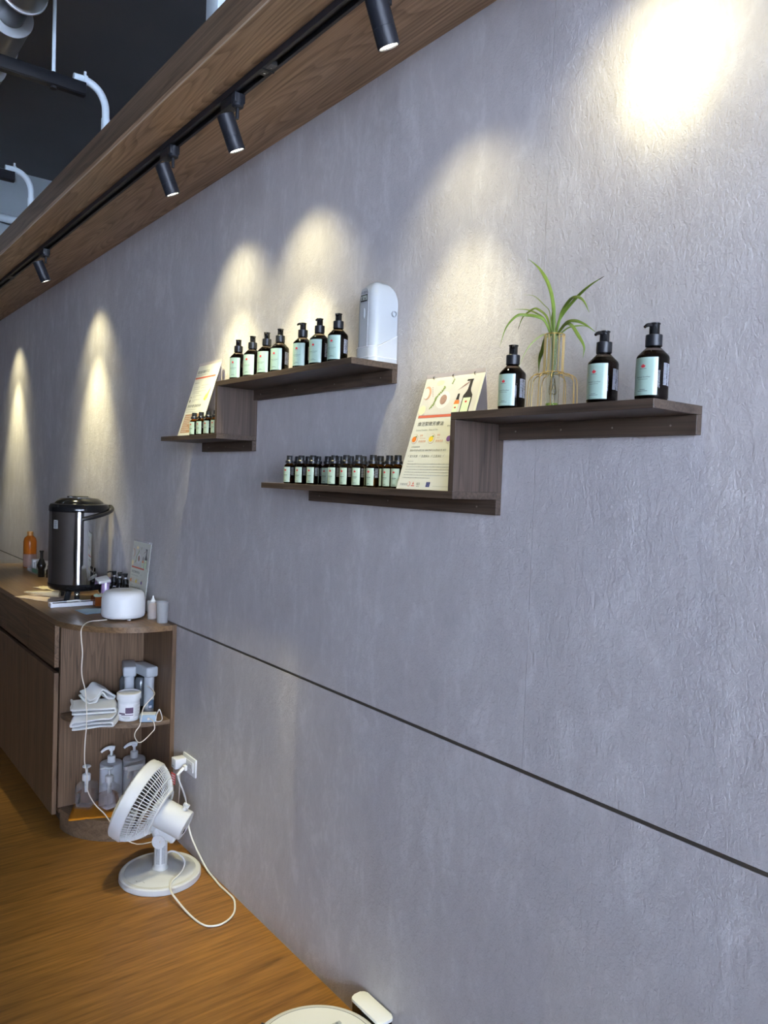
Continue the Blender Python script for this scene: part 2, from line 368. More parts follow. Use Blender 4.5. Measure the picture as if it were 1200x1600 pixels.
# ------------------------------------------------------------------ services above the beam
def services():
    pv = M('white_conduit', (.62,.72,.78), .45)
    def conduit(y, x1, z, lab, lab2, xs):
        s = thing('strut_channel', lab, 'strut', (0,0,0))
        g = G(); g.box(xs, x1-.07, y-.021, y+.021, z-.021, z+.021, .003); g.box(xs, x1-.0695, y-.012, y+.012, z-.0225, z-.0205)
        g.obj('channel', BLACK, s)
        G().cyl((-.53,y,z+.018), (-.53,y,ZC), .0065, seg=10).obj('hanger_rod', pv, s)
        G().cyl((-.53,y,z-.03), (-.53,y,z+.026), .012, seg=10).obj('rod_nut', BLACK, s)
        c = thing('conduit_pipe', lab2, 'pipe', (0,0,0)); zc = z+.036
        G().tube([(x1-.11,y,zc),(x1-.06,y,zc-.001),(x1-.02,y,zc-.022),(x1+.002,y,zc-.062),(x1+.006,y,zc-.11),(x1+.006,y,zc-.14)], .0135, 14, 5).obj('elbow', pv, c)
        G().cyl((x1+.006,y,zc-.19), (x1+.006,y,zc-.115), .0155, seg=16).obj('coupling', pv, c)
        G().cyl((x1+.006,y,2.62), (x1+.006,y,zc-.15), .0135, seg=14).obj('drop_pipe', pv, c)
        G().lathe([(.0135,-.006),(.0175,-.006),(.0175,.006),(.0135,.006)], 16, mat=Matrix.Translation((x1-.07,y,zc)) @ Matrix.Rotation(PI/2,4,'Y')).cyl((x1-.07,y,zc+.014),(x1-.07,y,zc+.03),.005).obj('pipe_clip', pv, c)
    conduit(2.94, -.352, 2.872, 'black strut channel crossing the dark ceiling, nearer one', 'white conduit elbow dropping behind the beam, nearer one', -1.4)
    conduit(4.03, -.352, 2.872, 'black strut channel near the pale bulkhead, farther one', 'white conduit elbow in front of the pale bulkhead, farther one', -1.4)
    o = G().tube([(-1.6,4.9,2.93),(-.6,4.9,2.93),(-.1,4.9,2.92)], .022, 12, 3).obj('wall_pipe', pv)
    tag(o, 'grey white pipe running along the pale bulkhead', 'pipe')
    p = thing('hanger_post', 'pale square hanger post rising behind the beam near top edge', 'post', (-.345,2.01,2.62))
    G().box(-.02, .03, -.045, .03, 0, ZC-2.62, .002).obj('post', pv, p)
    G().box(-.035, .045, -.06, .045, 0, .008).obj('foot_plate', pv, p)
    d = thing('ventilation_duct', 'galvanised round duct with flanges under the dark ceiling', 'duct', (-.655,0,3.085))
    gal = M('galvanised_steel', (.42,.41,.39), .32, .9, var=.1); rim = M('bright_flange', (.75,.80,.84), .35, .6)
    R = .074
    for k in range(-2, 4):
        y = 2.60 + k*.42
        G().lathe([(R,0),(R,.24)], 40, mat=Matrix.Translation((0,y,0)) @ Matrix.Rotation(-PI/2,4,'X')).obj('duct_length', gal, d)
        G().lathe([(R,-.004),(R+.004,-.004),(R+.004,.003),(R,.003)], 40, mat=Matrix.Translation((0,y+.24,0)) @ Matrix.Rotation(-PI/2,4,'X')).obj('rim_bead', rim, d)
        G().lathe([(.045,0),(R+.002,0),(R+.002,.004),(.045,.004)], 40, mat=Matrix.Translation((0,y,0)) @ Matrix.Rotation(-PI/2,4,'X')).obj('flange', rim, d)
        G().lathe([(.044,-.18),(.044,0)], 32, mat=Matrix.Translation((0,y,0)) @ Matrix.Rotation(-PI/2,4,'X')).obj('neck', BLACK, d)  # neck coloured black to stand for the shadow between duct lengths
    G().box(-.01, .01, 1.7, 4.2, R+.002, ZC-3.085).obj('support', BLACK, d, 0)
services()

# ================================================================== stepped wall shelves
def wpart(o, e):
    o.parent = e; o.location = -Vector(e.location); return o
def shelf(label, y_end, y_up, y_left, z_hi, z_lo, yb):
    e = thing('floating_shelf', label, 'shelf', (-.075, (y_end+y_left)/2, z_lo), 0, 'stepped wall shelves')
    D = .15; b = .0006
    wpart(G().box(-D, -.0005, y_end, y_up+.016, z_hi-.016, z_hi, b, 1).obj('upper_board', SHELFW, smooth=0), e)
    wpart(G().box(-D, -.0005, y_up, y_up+.016, z_lo+.0002, z_hi-.0162, b, 1).obj('upright_panel', SHELFV, smooth=0), e)
    wpart(G().box(-D, -.0005, y_up, y_left, z_lo-.016, z_lo, b, 1).obj('lower_board', SHELFW, smooth=0), e)
    u = wpart(G().box(-.017, -.0005, y_end, y_up-.0002, z_hi-.051, z_hi-.0162, b, 1).obj('backing_rail', SHELFW, smooth=0), e)
    l = wpart(G().box(-.017, -.0005, y_up, yb, z_lo-.051, z_lo-.0162, b, 1).obj('backing_rail', SHELFW, smooth=0), e)
    sc = M('screw_cap', (.20,.16,.13), .5)
    for k in range(4):
        y = y_end + .05 + k*(y_up-y_end-.1)/3
        G().cyl((-.0185,y,z_hi-.034), (-.0165,y,z_hi-.034), .0018, seg=8).obj('screw_cap', sc, u)
    for k in range(3):
        y = y_up + .06 + k*(yb-y_up-.12)/2
        G().cyl((-.0185,y,z_lo-.034), (-.0165,y,z_lo-.034), .0018, seg=8).obj('screw_cap', sc, l)
shelf('stepped brown wooden shelf holding the plant, lower right of the two', .732, 1.204, 2.041, 1.652, 1.483, 1.985)
shelf('stepped brown wooden shelf holding the white air freshener, upper left of the two', 1.595, 2.354, 2.83, 1.809, 1.637, 2.755)

# ------------------------------------------------------------------ pump bottles
LEAF = [(0,.52),(.09,.34),(.2,.4),(.16,.12),(.3,.27),(.34,.18),(.5,.2),(.44,.06),(.52,0),(.26,-.2),(.3,-.29),(.05,-.25),(.04,-.3),(-.04,-.3),(-.05,-.25),(-.3,-.29),(-.26,-.2),(-.52,0),(-.44,.06),(-.5,.2),(-.34,.18),(-.3,.27),(-.16,.12),(-.2,.4),(-.09,.34)]
def leaf_into(g, cx, cy, s, bend, n=1):
    g.b.faces.new([g.b.verts.new(bend(Vector((cx+x*s, cy+y*s, 0)))) for x, y in LEAF])
def bars_into(g, rows, bend, step=.004):
    for x0, x1, y, h in rows:
        n = max(1, int((x1-x0)/step))
        for i in range(n):
            a, b = x0+(x1-x0)*i/n, x0+(x1-x0)*(i+1)/n
            g.b.faces.new([g.b.verts.new(bend(Vector(p))) for p in ((a,y,0),(b,y,0),(b,y+h,0),(a,y+h,0))])
def onto(r): return lambda c: Vector((-r*math.cos(c.x/r), -r*math.sin(c.x/r), c.y))
def smoky(name, col, ior=1.25, rough=.03): return M(name, col, rough, trans=1.0, ior=ior)
def pump_bottle():
    r = thing('pump_bottle', 'x', 'bottle', (0,0,0), 0, 'mint labelled pump bottles on the shelves')
    R = .0272
    prof = [(0,.0006),(R-.004,0),(R-.0012,.0012),(R,.0045),(R,.0715),(R-.0008,.0745),(R-.003,.0775),(.0112,.0905),(.0105,.0925),(0,.0925)]
    body = G().lathe(prof, 40).obj('glass_body', smoky('smoky_brown_glass', (.30,.25,.22)), r)
    q = R-.0011
    G().lathe([(0,.0025),(q-.003,.0025),(q,.0055),(q,.0712),(q-.002,.0755),(.0175,.0830),(0,.0830)], 32).obj('dark_oil', M('dark_oil', (.010,.006,.005), .08), body)
    lab = G().lathe([(R+.0002,.0075),(R+.0002,.0705)], 30, a0=PI-math.radians(52), a1=PI+math.radians(52)).obj('label', MINT, r, fix=False)
    g = G(); leaf_into(g, 0, .0555, .0085, onto(R+.0005)); g.obj('leaf_emblem', REDI, lab, 0, False)
    g = G(); text_into(g, 'Scented Soother', .0042, T(0,.0365), 'CENTER', bend=onto(R+.0005), width=.95)
    bars_into(g, [(-.006,.006,.0512,.0006),(-.010,.009,.0338,.0005),(-.005,.005,.0165,.0007),(-.009,.009,.0140,.0007)], onto(R+.0005))
    g.obj('label_text', INK, lab, 0, False)
    g = G()
    rows = []
    for k in range(17):
        y = .060 - k*.0022
        a = R*math.radians(74); b = R*math.radians(92); c = R*math.radians(93.5); d = R*math.radians(110)
        rows += [(a, b-random.random()*.0015, y, .0011), (c, d-random.random()*.002, y-.0006, .0011)]
    bars_into(g, rows, onto(R+.0004)); g.obj('back_print', M('white_print', (.55,.57,.62), .6), r, 0, False)
    g = G(); n = 40
    g.lathe([(.0135,.0915),(.0139,.092),(.0139,.1105),(.0135,.111),(.0095,.111),(.0090,.1112)], 40)
    g.lathe([(0,.0875),(.0103,.0875),(.0103,.0925)], 24)
    g.obj('collar', BLACK, r)
    h = G()
    h.lathe([(.0092,.110),(.0087,.1115),(.0085,.128),(.0098,.1293),(.0098,.1308),(.0085,.1314),(0,.1316)], 32)
    h.tube([(-.004,0,.1268),(-.013,0,.1268),(-.019,0,.1250),(-.0235,0,.1218)], lambda t: .0040-.0014*t, 10, 4)
    h.obj('pump_head', BLACKG, r)
    return r
PB = pump_bottle()
spots = [(-.112,1.082,1.652,4,40,'dark pump bottle with mint label left of the spider plant vase'),
         (-.110,.864,1.652,2,-8,'dark pump bottle with mint label right beside the spider plant vase'),
         (-.112,.762,1.652,0,-8,'dark pump bottle with mint label at the right end of the plant shelf')]
words = ['first', 'second', 'third', 'fourth', 'fifth', 'sixth', 'last']
for i, (y, rz, pr) in enumerate(((2.289,24,30),(2.193,22,50),(2.102,20,25),(2.021,20,55),(1.894,21,-5),(1.807,20,12),(1.716,18,22))):
    spots.append((-.111, y, 1.809, rz, pr, 'dark pump bottle with mint label, %s from the left of seven' % words[i]))
for i, (x, y, z, rz, pr, lab) in enumerate(spots):
    o = PB if i == 0 else dup(PB)
    o.location = (x, y, z); o.rotation_euler.z = math.radians(rz); tag(o, lab)
    for c in o.children:
        if c.name.startswith('pump_head'): c.rotation_euler.z = math.radians(pr)

# ------------------------------------------------------------------ small oil bottles
def small_bottle():
    r = thing('oil_bottle', 'x', 'bottle')
    R = .0163
    body = G().lathe([(0,.0006),(R-.003,0),(R-.0008,.001),(R,.003),(R,.0475),(R-.0015,.0525),(R-.006,.0568),(.0088,.0582),(.0088,.061),(0,.061)], 32).obj('glass_body', smoky('amber_glass', (.36,.15,.03)), r)
    q = R-.0009
    G().lathe([(0,.002),(q-.002,.002),(q,.004),(q,.047),(q-.0018,.0515),(0,.0515)], 28).obj('dark_oil', M('dark_oil'), body)
    lab = G().lathe([(R+.0002,.0045),(R+.0002,.0480)], 24, a0=PI-math.radians(50), a1=PI+math.radians(50)).obj('label', MINT2, r, fix=False)
    g = G(); leaf_into(g, 0, .0385, .0072, onto(R+.0005)); g.obj('leaf_emblem', REDI, lab, 0, False)
    g = G(); bars_into(g, [(-.0065,.0065,.0240,.0013),(-.005,.005,.0208,.0006),(-.004,.004,.0090,.0008),(-.0055,.0055,.0068,.0006)], onto(R+.0005)); g.obj('label_text', INK, lab, 0, False)
    g = G(); rows = [(R*math.radians(64), R*math.radians(104)-random.random()*.003, .046-k*.0021, .0008) for k in range(11)]
    bars_into(g, rows, onto(R+.0004)); g.obj('back_print', M('grey_print', (.30,.30,.30), .6), r, 0, False)
    g = G(); g.lathe([(.0118,.0592),(.0122,.0597),(.0122,.0655),(.0105,.0675),(.0092,.0680),(.0090,.0800),(.0083,.0812),(0,.0812)], 28); g.lathe([(0,.058),(.0118,.0592)],28)
    g.obj('ribbed_cap', BLACK, r)
    return r
SB = small_bottle(); sbn = 0
def place_small(x, y, z, rz, lab, grp):
    global sbn
    o = SB if sbn == 0 else dup(SB); sbn += 1
    o.location = (x, y, z); o.rotation_euler.z = math.radians(rz); tag(o, lab, group=grp)
o7 = ['first','second','third','fourth','fifth','sixth','seventh']
for i, y in enumerate((1.947,1.882,1.821,1.715,1.659,1.604,1.542)):
    place_small(-.110, y, 1.483, 14+random.uniform(-5,5), 'small amber oil bottle, %s from left in the front row' % o7[i], 'small oil bottles on the lower shelf')
for i, y in enumerate((1.983,1.925,1.872,1.822,1.765,1.710,1.652)):
    place_small(-.060, y, 1.483, 20+random.uniform(-6,6), 'small amber oil bottle, %s from left in the back row' % o7[i], 'small oil bottles on the lower shelf')
place_small(-.062, 1.575, 1.483, 15, 'small amber oil bottle third from the poster, behind the front row', 'small oil bottles on the lower shelf')
place_small(-.085, 1.508, 1.483, 8, 'small amber oil bottle second from the poster', 'small oil bottles on the lower shelf')
place_small(-.090, 1.468, 1.483, 16, 'small amber oil bottle touching the foot of the big poster', 'small oil bottles on the lower shelf')
for i, (y, lab) in enumerate(((2.594,'leftmost small oil bottle in front of the left poster'),(2.536,'middle small oil bottle in front of the left poster'),(2.476,'third small oil bottle in front of the left poster'),(2.419,'small oil bottle half hidden by the upright shelf panel'))):
    place_small(-.122, y, 1.637, 18, lab, 'small oil bottles by the left poster')

# ------------------------------------------------------------------ tent posters
def disc(g, cx, cy, rx, ry=None, n=20, off=0, rot=0):
    ry = rx if ry is None else ry
    pts = []
    for k in range(n):
        a = 2*PI*k/n; x, y = rx*math.cos(a), ry*math.sin(a)
        pts.append((cx+x*math.cos(rot)-y*math.sin(rot), cy+x*math.sin(rot)+y*math.cos(rot), off))
    g.poly(pts)
def rect(g, x0, x1, y0, y1, off=0): g.poly([(x0,y0,off),(x1,y0,off),(x1,y1,off),(x0,y1,off)])
def quad(g, pts, off=0): g.poly([(x,y,off) for x,y in pts])
def fake_words(g, x0, x1, y, h, seg=(.002,.006), gap=.0012, off=.0006):
    x = x0
    while x < x1:
        w = min(random.uniform(*seg), x1-x); rect(g, x, x+w, y, y+h*random.uniform(.75,1), off); x += w+gap
class Print:                      # flat print on a sheet: one mesh per ink
    def __init__(s, root, m): s.root, s.m = root, m
    def put(s, name, g, mat, parent):
        bmesh.ops.transform(g.b, matrix=s.m, verts=g.b.verts); return g.obj(name, mat, parent, 0, False)
def product_poster(e, m, parent, dim=False):
    P = Print(e, m); o1 = .0004
    g = G(); rect(g, .006, .194, .186, .274, o1); pic = P.put('picture', g, M('pale_photo_print', (.58,.56,.53), .55, var=.08, vscale=30), parent)
    g = G(); disc(g, .018,.243,.014,.018,off=o1*2,rot=.3); disc(g,.028,.188,.001,.001,8,o1*2); P.put('bowl_print', g, M('wood_bowl_print', (.55,.33,.22), .6), pic)
    g = G(); disc(g, .015,.242,.0105,.0145,off=o1*3,rot=.3); P.put('flour_print', g, M('flour_print', (.62,.60,.58), .6), pic)
    g = G(); disc(g, .081,.222,.024,.022,off=o1*2); P.put('plate_print', g, M('plate_print', (.66,.65,.64), .6), pic)
    g = G(); disc(g, .083,.2225,.0115,.0125,off=o1*3,rot=.2); P.put('seeds_print', g, M('seeds_print', (.33,.21,.17), .7, var=.5, vscale=300), pic)
    g = G(); disc(g, .057,.267,.013,.0065,off=o1*2); disc(g, .016,.199,.011,.012,off=o1*2); P.put('lemon_print', g, M('lemon_print', (.85,.72,.42), .6), pic)
    g = G()
    for k in range(16):
        t = k/15; disc(g, .043+t*.032+.003*math.sin(9*t), .203+t*.052, .0042, .002, 8, o1*3, 1.0+1.6*math.sin(7*k))
    for k in range(5): disc(g, .1+.001*k, .262+.0035*k*.7, .003, .0014, 8, o1*3, k*1.3)
    P.put('herb_print', g, M('herb_print', (.22,.30,.09), .6), pic)
    g = G()
    for k in range(6): disc(g, .033+.0018*k, .256-.0045*k, .0017, .001, 6, o1*3, k)
    for k in range(7): quad(g, [(.125+.003*k,.243+.002*k),(.15+.003*k,.255+.002*k),(.15+.003*k,.2556+.002*k),(.125+.003*k,.2436+.002*k)], o1*2)
    P.put('twig_print', g, M('twig_print', (.28,.16,.15), .7), pic)
    g = G(); quad(g,[(.148,.186),(.178,.186),(.178,.228),(.170,.238),(.168,.243),(.158,.243),(.156,.238),(.148,.228)],o1*3); quad(g,[(.158,.243),(.168,.243),(.168,.262),(.170,.268),(.150,.268),(.148,.264),(.160,.264)],o1*3)
    quad(g,[(.127,.219),(.137,.219),(.1355,.234),(.129,.234)],o1*3); P.put('bottle_print', g, M('dark_bottle_print', (.035,.03,.03), .5), pic)
    g = G(); quad(g,[(.151,.186),(.1755,.186),(.1755,.222),(.151,.222)],o1*4); quad(g,[(.124,.186),(.140,.186),(.140,.208),(.124,.208)],o1*4); P.put('label_print', g, M('label_print', (.60,.70,.48), .5), pic)
    g = G(); quad(g,[(.123,.208),(.141,.208),(.139,.218),(.125,.218)],o1*3); P.put('amber_print', g, M('amber_print', (.65,.20,.05), .5), pic)
    g = G()
    for cx, cy, s in ((.163,.212,.007),(.132,.199,.006)):
        g.b.faces.new([g.b.verts.new((cx+x*s, cy+y*s, o1*5)) for x, y in LEAF])
    P.put('leaf_print', g, REDI, pic)
    g = G(); rect(g, .008, .152, .1785, .1850, o1); P.put('red_band', g, REDB, parent)
    g = G(); text_into(g, '煥活緊緻芳療油', .0118, T(.014,.1585,o1), width=1.12); text_into(g, '60ml', .0055, T(.121,.154,o1), shear=.2); P.put('title_lettering', g, INK, parent)
    g = G(); text_into(g, 'Scented Soother - Relax & Skin', .0062, T(.014,.1455,o1)); P.put('subtitle_lettering', g, M('slate_ink', (.22,.24,.22), .7), parent)
    cols = (('orange_icon',(.80,.22,.03),.018),('lemon_icon',(.80,.58,.06),.079),('lavender_icon',(.16,.08,.25),.140))
    for nme, c, u in cols:
        g = G(); disc(g, u, .125, .0115, .0125, off=o1); ic = P.put('icon_ring', g, M('icon_ring_ink', (.55,.25,.1), .6), parent)
        g = G(); disc(g, u, .125, .0108, .0118, off=o1*2); P.put('icon_ground', g, PAPER, ic)
        g = G(); disc(g, u-.001, .124, .0078, .0072, off=o1*3); P.put(nme, g, M(nme, c, .6), ic)
        g = G(); disc(g, u+.004, .131, .003, .0016, 8, o1*4, .5); disc(g, u+.0065, .1295, .002, .0012, 8, o1*4, -.5); P.put('icon_leaf', g, M('herb_print'), ic)
    g = G()
    for u, a, b, c in ((.034,'甜橙','Wild Orange','舒緩安撫'),(.095,'檸檬','Lemon','緊緻亮白')):
        text_into(g, a, .0052, T(u,.1315,o1)); text_into(g, b, .0042, T(u,.1255,o1)); text_into(g, c, .0065, T(u,.1165,o1))
    P.put('icon_lettering', g, M('orange_ink', (.62,.27,.13), .7), parent)
    g = G(); text_into(g, '主要適用對象', .0052, T(.014,.1030,o1)); text_into(g, '豐盈呼吸感 縱恿放鬆 綿密潤澤 乳木質地珍雪 綿密', .0058, T(.012,.0940,o1), width=1.0)
    text_into(g, '藍光氧寶', .0070, T(.018,.0790,o1)); text_into(g, '乳霜靜水', .0070, T(.060,.0790,o1)); text_into(g, '三清淨化', .0070, T(.102,.0790,o1))
    text_into(g, '芳療安定', .0062, T(.010,.0090,o1), width=1.1); P.put('body_lettering', g, M('grey_green_ink', (.16,.17,.15), .7), parent)
    g = G()
    for u in (.0105,.0525,.0945,.134): quad(g,[(u,.083),(u+.0018,.0805),(u+.0055,.0865),(u+.0058,.0872),(u+.0018,.0822),(u+.0006,.0838)],o1)
    fake_words(g, .016, .036, .0680, .0016, off=o1)
    for k in range(6): fake_words(g, .016-.0006*k, .188 if k < 5 else .110, .0615-.0068*k, .0015, (.002,.009), .0009, o1)
    fake_words(g, .128, .19, .0085, .0012, off=o1); P.put('small_print', g, INKG, parent)
    g = G(); disc(g, .0425,.0125,.0052,.0058,off=o1); quad(g,[(.0545,.0120),(.0605,.0120),(.0575,.0185)],o1); rect(g,.0520,.0635,.0075,.0095,o1); P.put('red_marks', g, M('red_mark', (.62,.10,.07), .6), parent)
    g = G(); disc(g, .0425,.0125,.0042,.0048,off=o1*2); disc(g,.094,.0125,.0045,.005,off=o1*2); P.put('mark_ground', g, PAPER, parent)
    g = G(); disc(g,.094,.0125,.0052,.0058,off=o1); P.put('ring_mark', g, M('pale_blue_mark', (.55,.62,.66), .6), parent)
    g = G(); text_into(g, 'RDS', .0085, T(.0700,.0105,o1), width=.75); fake_words(g, .071,.081,.0068,.0012,off=o1); P.put('black_mark', g, INK, parent)
    g = G(); rect(g,.1035,.1165,.0070,.0185,o1); P.put('blue_mark', g, M('navy_mark', (.03,.045,.20), .6), parent)
    g = G(); [disc(g,.110+.0035*math.cos(a*PI/4),.0128+.0035*math.sin(a*PI/4),.0006,.0006,5,o1*2) for a in range(8)]; P.put('star_ring', g, M('yellow_ink', (.7,.6,.2), .6), parent)
def tent(label, y0, w, xf, xt, z, h, xb=-.004, group='tent posters on the shelves'):
    e = thing('tent_poster', label, 'poster', (xf, y0, z), 0, group)
    L = math.hypot(xt-xf, h); m = frame((0,0,.0004), (0,-1,0), ((xt-xf), 0, h))
    g = G(); g.box(0, w, 0, L, -.0012, 0, mat=m); f = g.obj('front_sheet', PAPER, e, 0)
    g = G(); g.box(0, w, 0, L*.998, 0, .0008, mat=frame((xb-xf,0,.0004), (0,-1,0), ((xt+.0015-xb), 0, h))); g.obj('back_sheet', PAPERB, e, 0)
    return e, m, f
e, m, f = tent('big cream tent poster with fruit icons and bottles printed on it', 1.434, .200, -.120, -.036, 1.483, .268)
product_poster(e, m, f)
g = G()
for u in (.03, .098, .17): g.lathe([(.004,-.0012),(.0052,-.0012),(.0052,.0012),(.004,.0012)], 14, mat=m @ T(u,.2815,0) @ Matrix.Rotation(PI/2,4,'Y'))
g.obj('binding_rings', CHROME, e)

def left_poster():
    e, m, f = tent('cream tent poster with a flame drawing and brown text box', 2.797, .193, -.100, -.018, 1.637, .275)
    P = Print(e, m); o1 = .0004
    g = G(); text_into(g, '精油保養手法', .0135, T(.010,.256,o1), width=1.25); text_into(g, '使用步驟 居家芳療', .0125, T(.010,.118,o1), width=1.15); P.put('title_lettering', g, INK, f)
    g = G(); rect(g, .004, .178, .2335, .2400, o1); P.put('red_band', g, REDB, f)
    g = G()
    fake_words(g,.010,.110,.2475,.0022,(.004,.02),.002,o1); fake_words(g,.014,.05,.215,.004,(.003,.004),.0012,o1)
    for x0,x1,y in ((.014,.07,.198),(.08,.14,.203),(.014,.07,.190),(.08,.12,.193),(.02,.13,.180),(.02,.08,.173),(.03,.11,.163),(.03,.06,.157),(.03,.11,.146),(.03,.06,.140),(.01,.10,.108),(.01,.150,.099)):
        fake_words(g, x0, x1, y, .0020, (.004,.012), .0012, o1)
    P.put('small_print', g, INKG, f)
    g = G(); rect(g,.014,.021,.139,.149,o1); disc(g,.018,.159,.003,.003,10,o1); P.put('black_icon', g, INK, f)
    g = G(); quad(g,[(.135,.145),(.150,.139),(.163,.150),(.165,.170),(.172,.192),(.158,.176),(.150,.162),(.147,.170)],o1); P.put('flame_drawing', g, M('flame_ink', (.85,.50,.07), .6), f)
    g = G(); quad(g,[(.146,.147),(.153,.144),(.158,.152),(.159,.168),(.152,.158)],o1*2); P.put('flame_core', g, M('flame_core_ink', (.85,.68,.22), .6), f)
    g = G(); rect(g,.016,.178,.016,.090,o1); bx = P.put('brown_box', g, M('brown_print', (.38,.22,.13), .6), f)
    g = G()
    for k in range(9): fake_words(g,.022,.06+.04*((k*37)%5)/5+.04*(k<4),.081-.0075*k,.0025,(.006,.014),.001,o1*2)
    P.put('box_lettering', g, PAPER, bx)
left_poster()

# ------------------------------------------------------------------ air freshener
def freshener():
    e = thing('air_freshener', 'white wall air freshener with grey front panel and small display', 'dispenser', (-.0015, 1.642, 1.8095))
    def plan(s, sx, grow=0, n=8):              # rounded front corners, flat back on the wall side
        hw, d, r = .0405*s+grow, .079*sx+grow, .024*min(s,sx)
        pts = [(0, hw)]
        for cx, cy, a0 in ((-d+r, hw-r, PI/2), (-d+r, -hw+r, PI)):
            for k in range(n+1):
                a = a0 + PI/2*k/n; pts.append((cx+r*math.cos(a), cy+r*math.sin(a)))
        pts.append((0, -hw)); return pts
    def loft(secs):
        g = G(); rings = [[g.b.verts.new((x,y,z(x,y) if callable(z) else z)) for x, y in p] for p, z in secs]
        for A, B in zip(rings, rings[1:]):
            n = len(A)
            for i in range(n): g.b.faces.new((A[i], A[(i+1)%n], B[(i+1)%n], B[i]))
        g.b.faces.new(rings[0][::-1]); g.b.faces.new(rings[-1]); return g
    secs = [(plan(1,1), 0.0), (plan(1,1), .152)]
    for k in range(1, 9):
        a = PI/2*k/8; secs.append(([(-.040+(px+.040)*max(.05,math.cos(a)**.85), py*max(.05,math.cos(a)**.85)) for px, py in plan(1,1)], .152+.060*math.sin(a)))
    loft(secs).obj('housing', M('white_gloss_plastic', (.40,.43,.455), .25), e, 40)
    gp = M('grey_front_panel', (.36,.38,.40), .45)
    x = -.0792
    pn = G(); pn.prism([(-.017,.004),(.017,.004),(.017,.178),(.012,.188),(0,.191),(-.012,.188),(-.017,.178)], 0, .0012, mat=frame((x,0,0),(0,-1,0),(0,0,1)))
    p = pn.obj('front_panel', gp, e, 0)
    fm = frame((x-.0016,0,0),(0,-1,0),(0,0,1))
    G().box(-.0145,.0145,.156,.173,0,.0015,.0008,mat=fm).obj('display_frame', BLACKG, p)
    d = G().box(-.0125,.0125,.1585,.1705,.0015,.0018,mat=fm).obj('display_screen', M('lcd_grey', (.30,.33,.31), .3), p)
    g = G(); rect(g,-.008,-.004,.160,.165,.0022); rect(g,.004,.008,.160,.165,.0022); rect(g,-.006,-.004,.165,.169,.0022); bmesh.ops.transform(g.b,matrix=fm,verts=g.b.verts); g.obj('display_digits', INK, p, 0, False)
    g = G(); text_into(g,'KUBIN',.0085,T(0,.1765,.0004),'CENTER'); bmesh.ops.transform(g.b,matrix=fm,verts=g.b.verts); g.obj('name_lettering', M('violet_black_ink', (.06,.05,.10), .6), p, 0, False)
    G().sphere((x-.001,0,.125),.006,16,(.35,.8,2.4)).obj('nozzle_window', M('white_gloss_plastic'), p)
    G().lathe([(0,-.002),(.0065,-.002),(.0065,0)],20,mat=Matrix.Translation((-.014,-.0415,.128)) @ Matrix.Rotation(PI/2,4,'X')).lathe([(.0065,-.003),(.0065,.005),(.0078,.005),(.0078,-.003)],20,mat=Matrix.Translation((-.014,-.0415,.128)) @ Matrix.Rotation(PI/2,4,'X')).obj('key_lock', M('white_gloss_plastic'), e)
    sl = lambda x, y: .038 + .034*min(1,max(0,(x+.062)/.055))
    cup = loft([(plan(1.0,1.0,.0022), .0004), (plan(1.0,1.0,.0022), sl)])
    cm = M('translucent_white_cover', (.74,.76,.77), .3, alpha=.55)
    cup.obj('clear_lower_cover', cm, e, 40)
    G().tube([(px,py,sl(px,py)) for px,py in plan(1,1,.0024)], .0009, 6, 1).obj('cover_lip', M('white_plastic'), e)
    G().tube([(px,py,.011) for px,py in plan(1,1,.0024)], .0009, 6, 1).obj('base_lip', M('white_plastic'), e)
freshener()

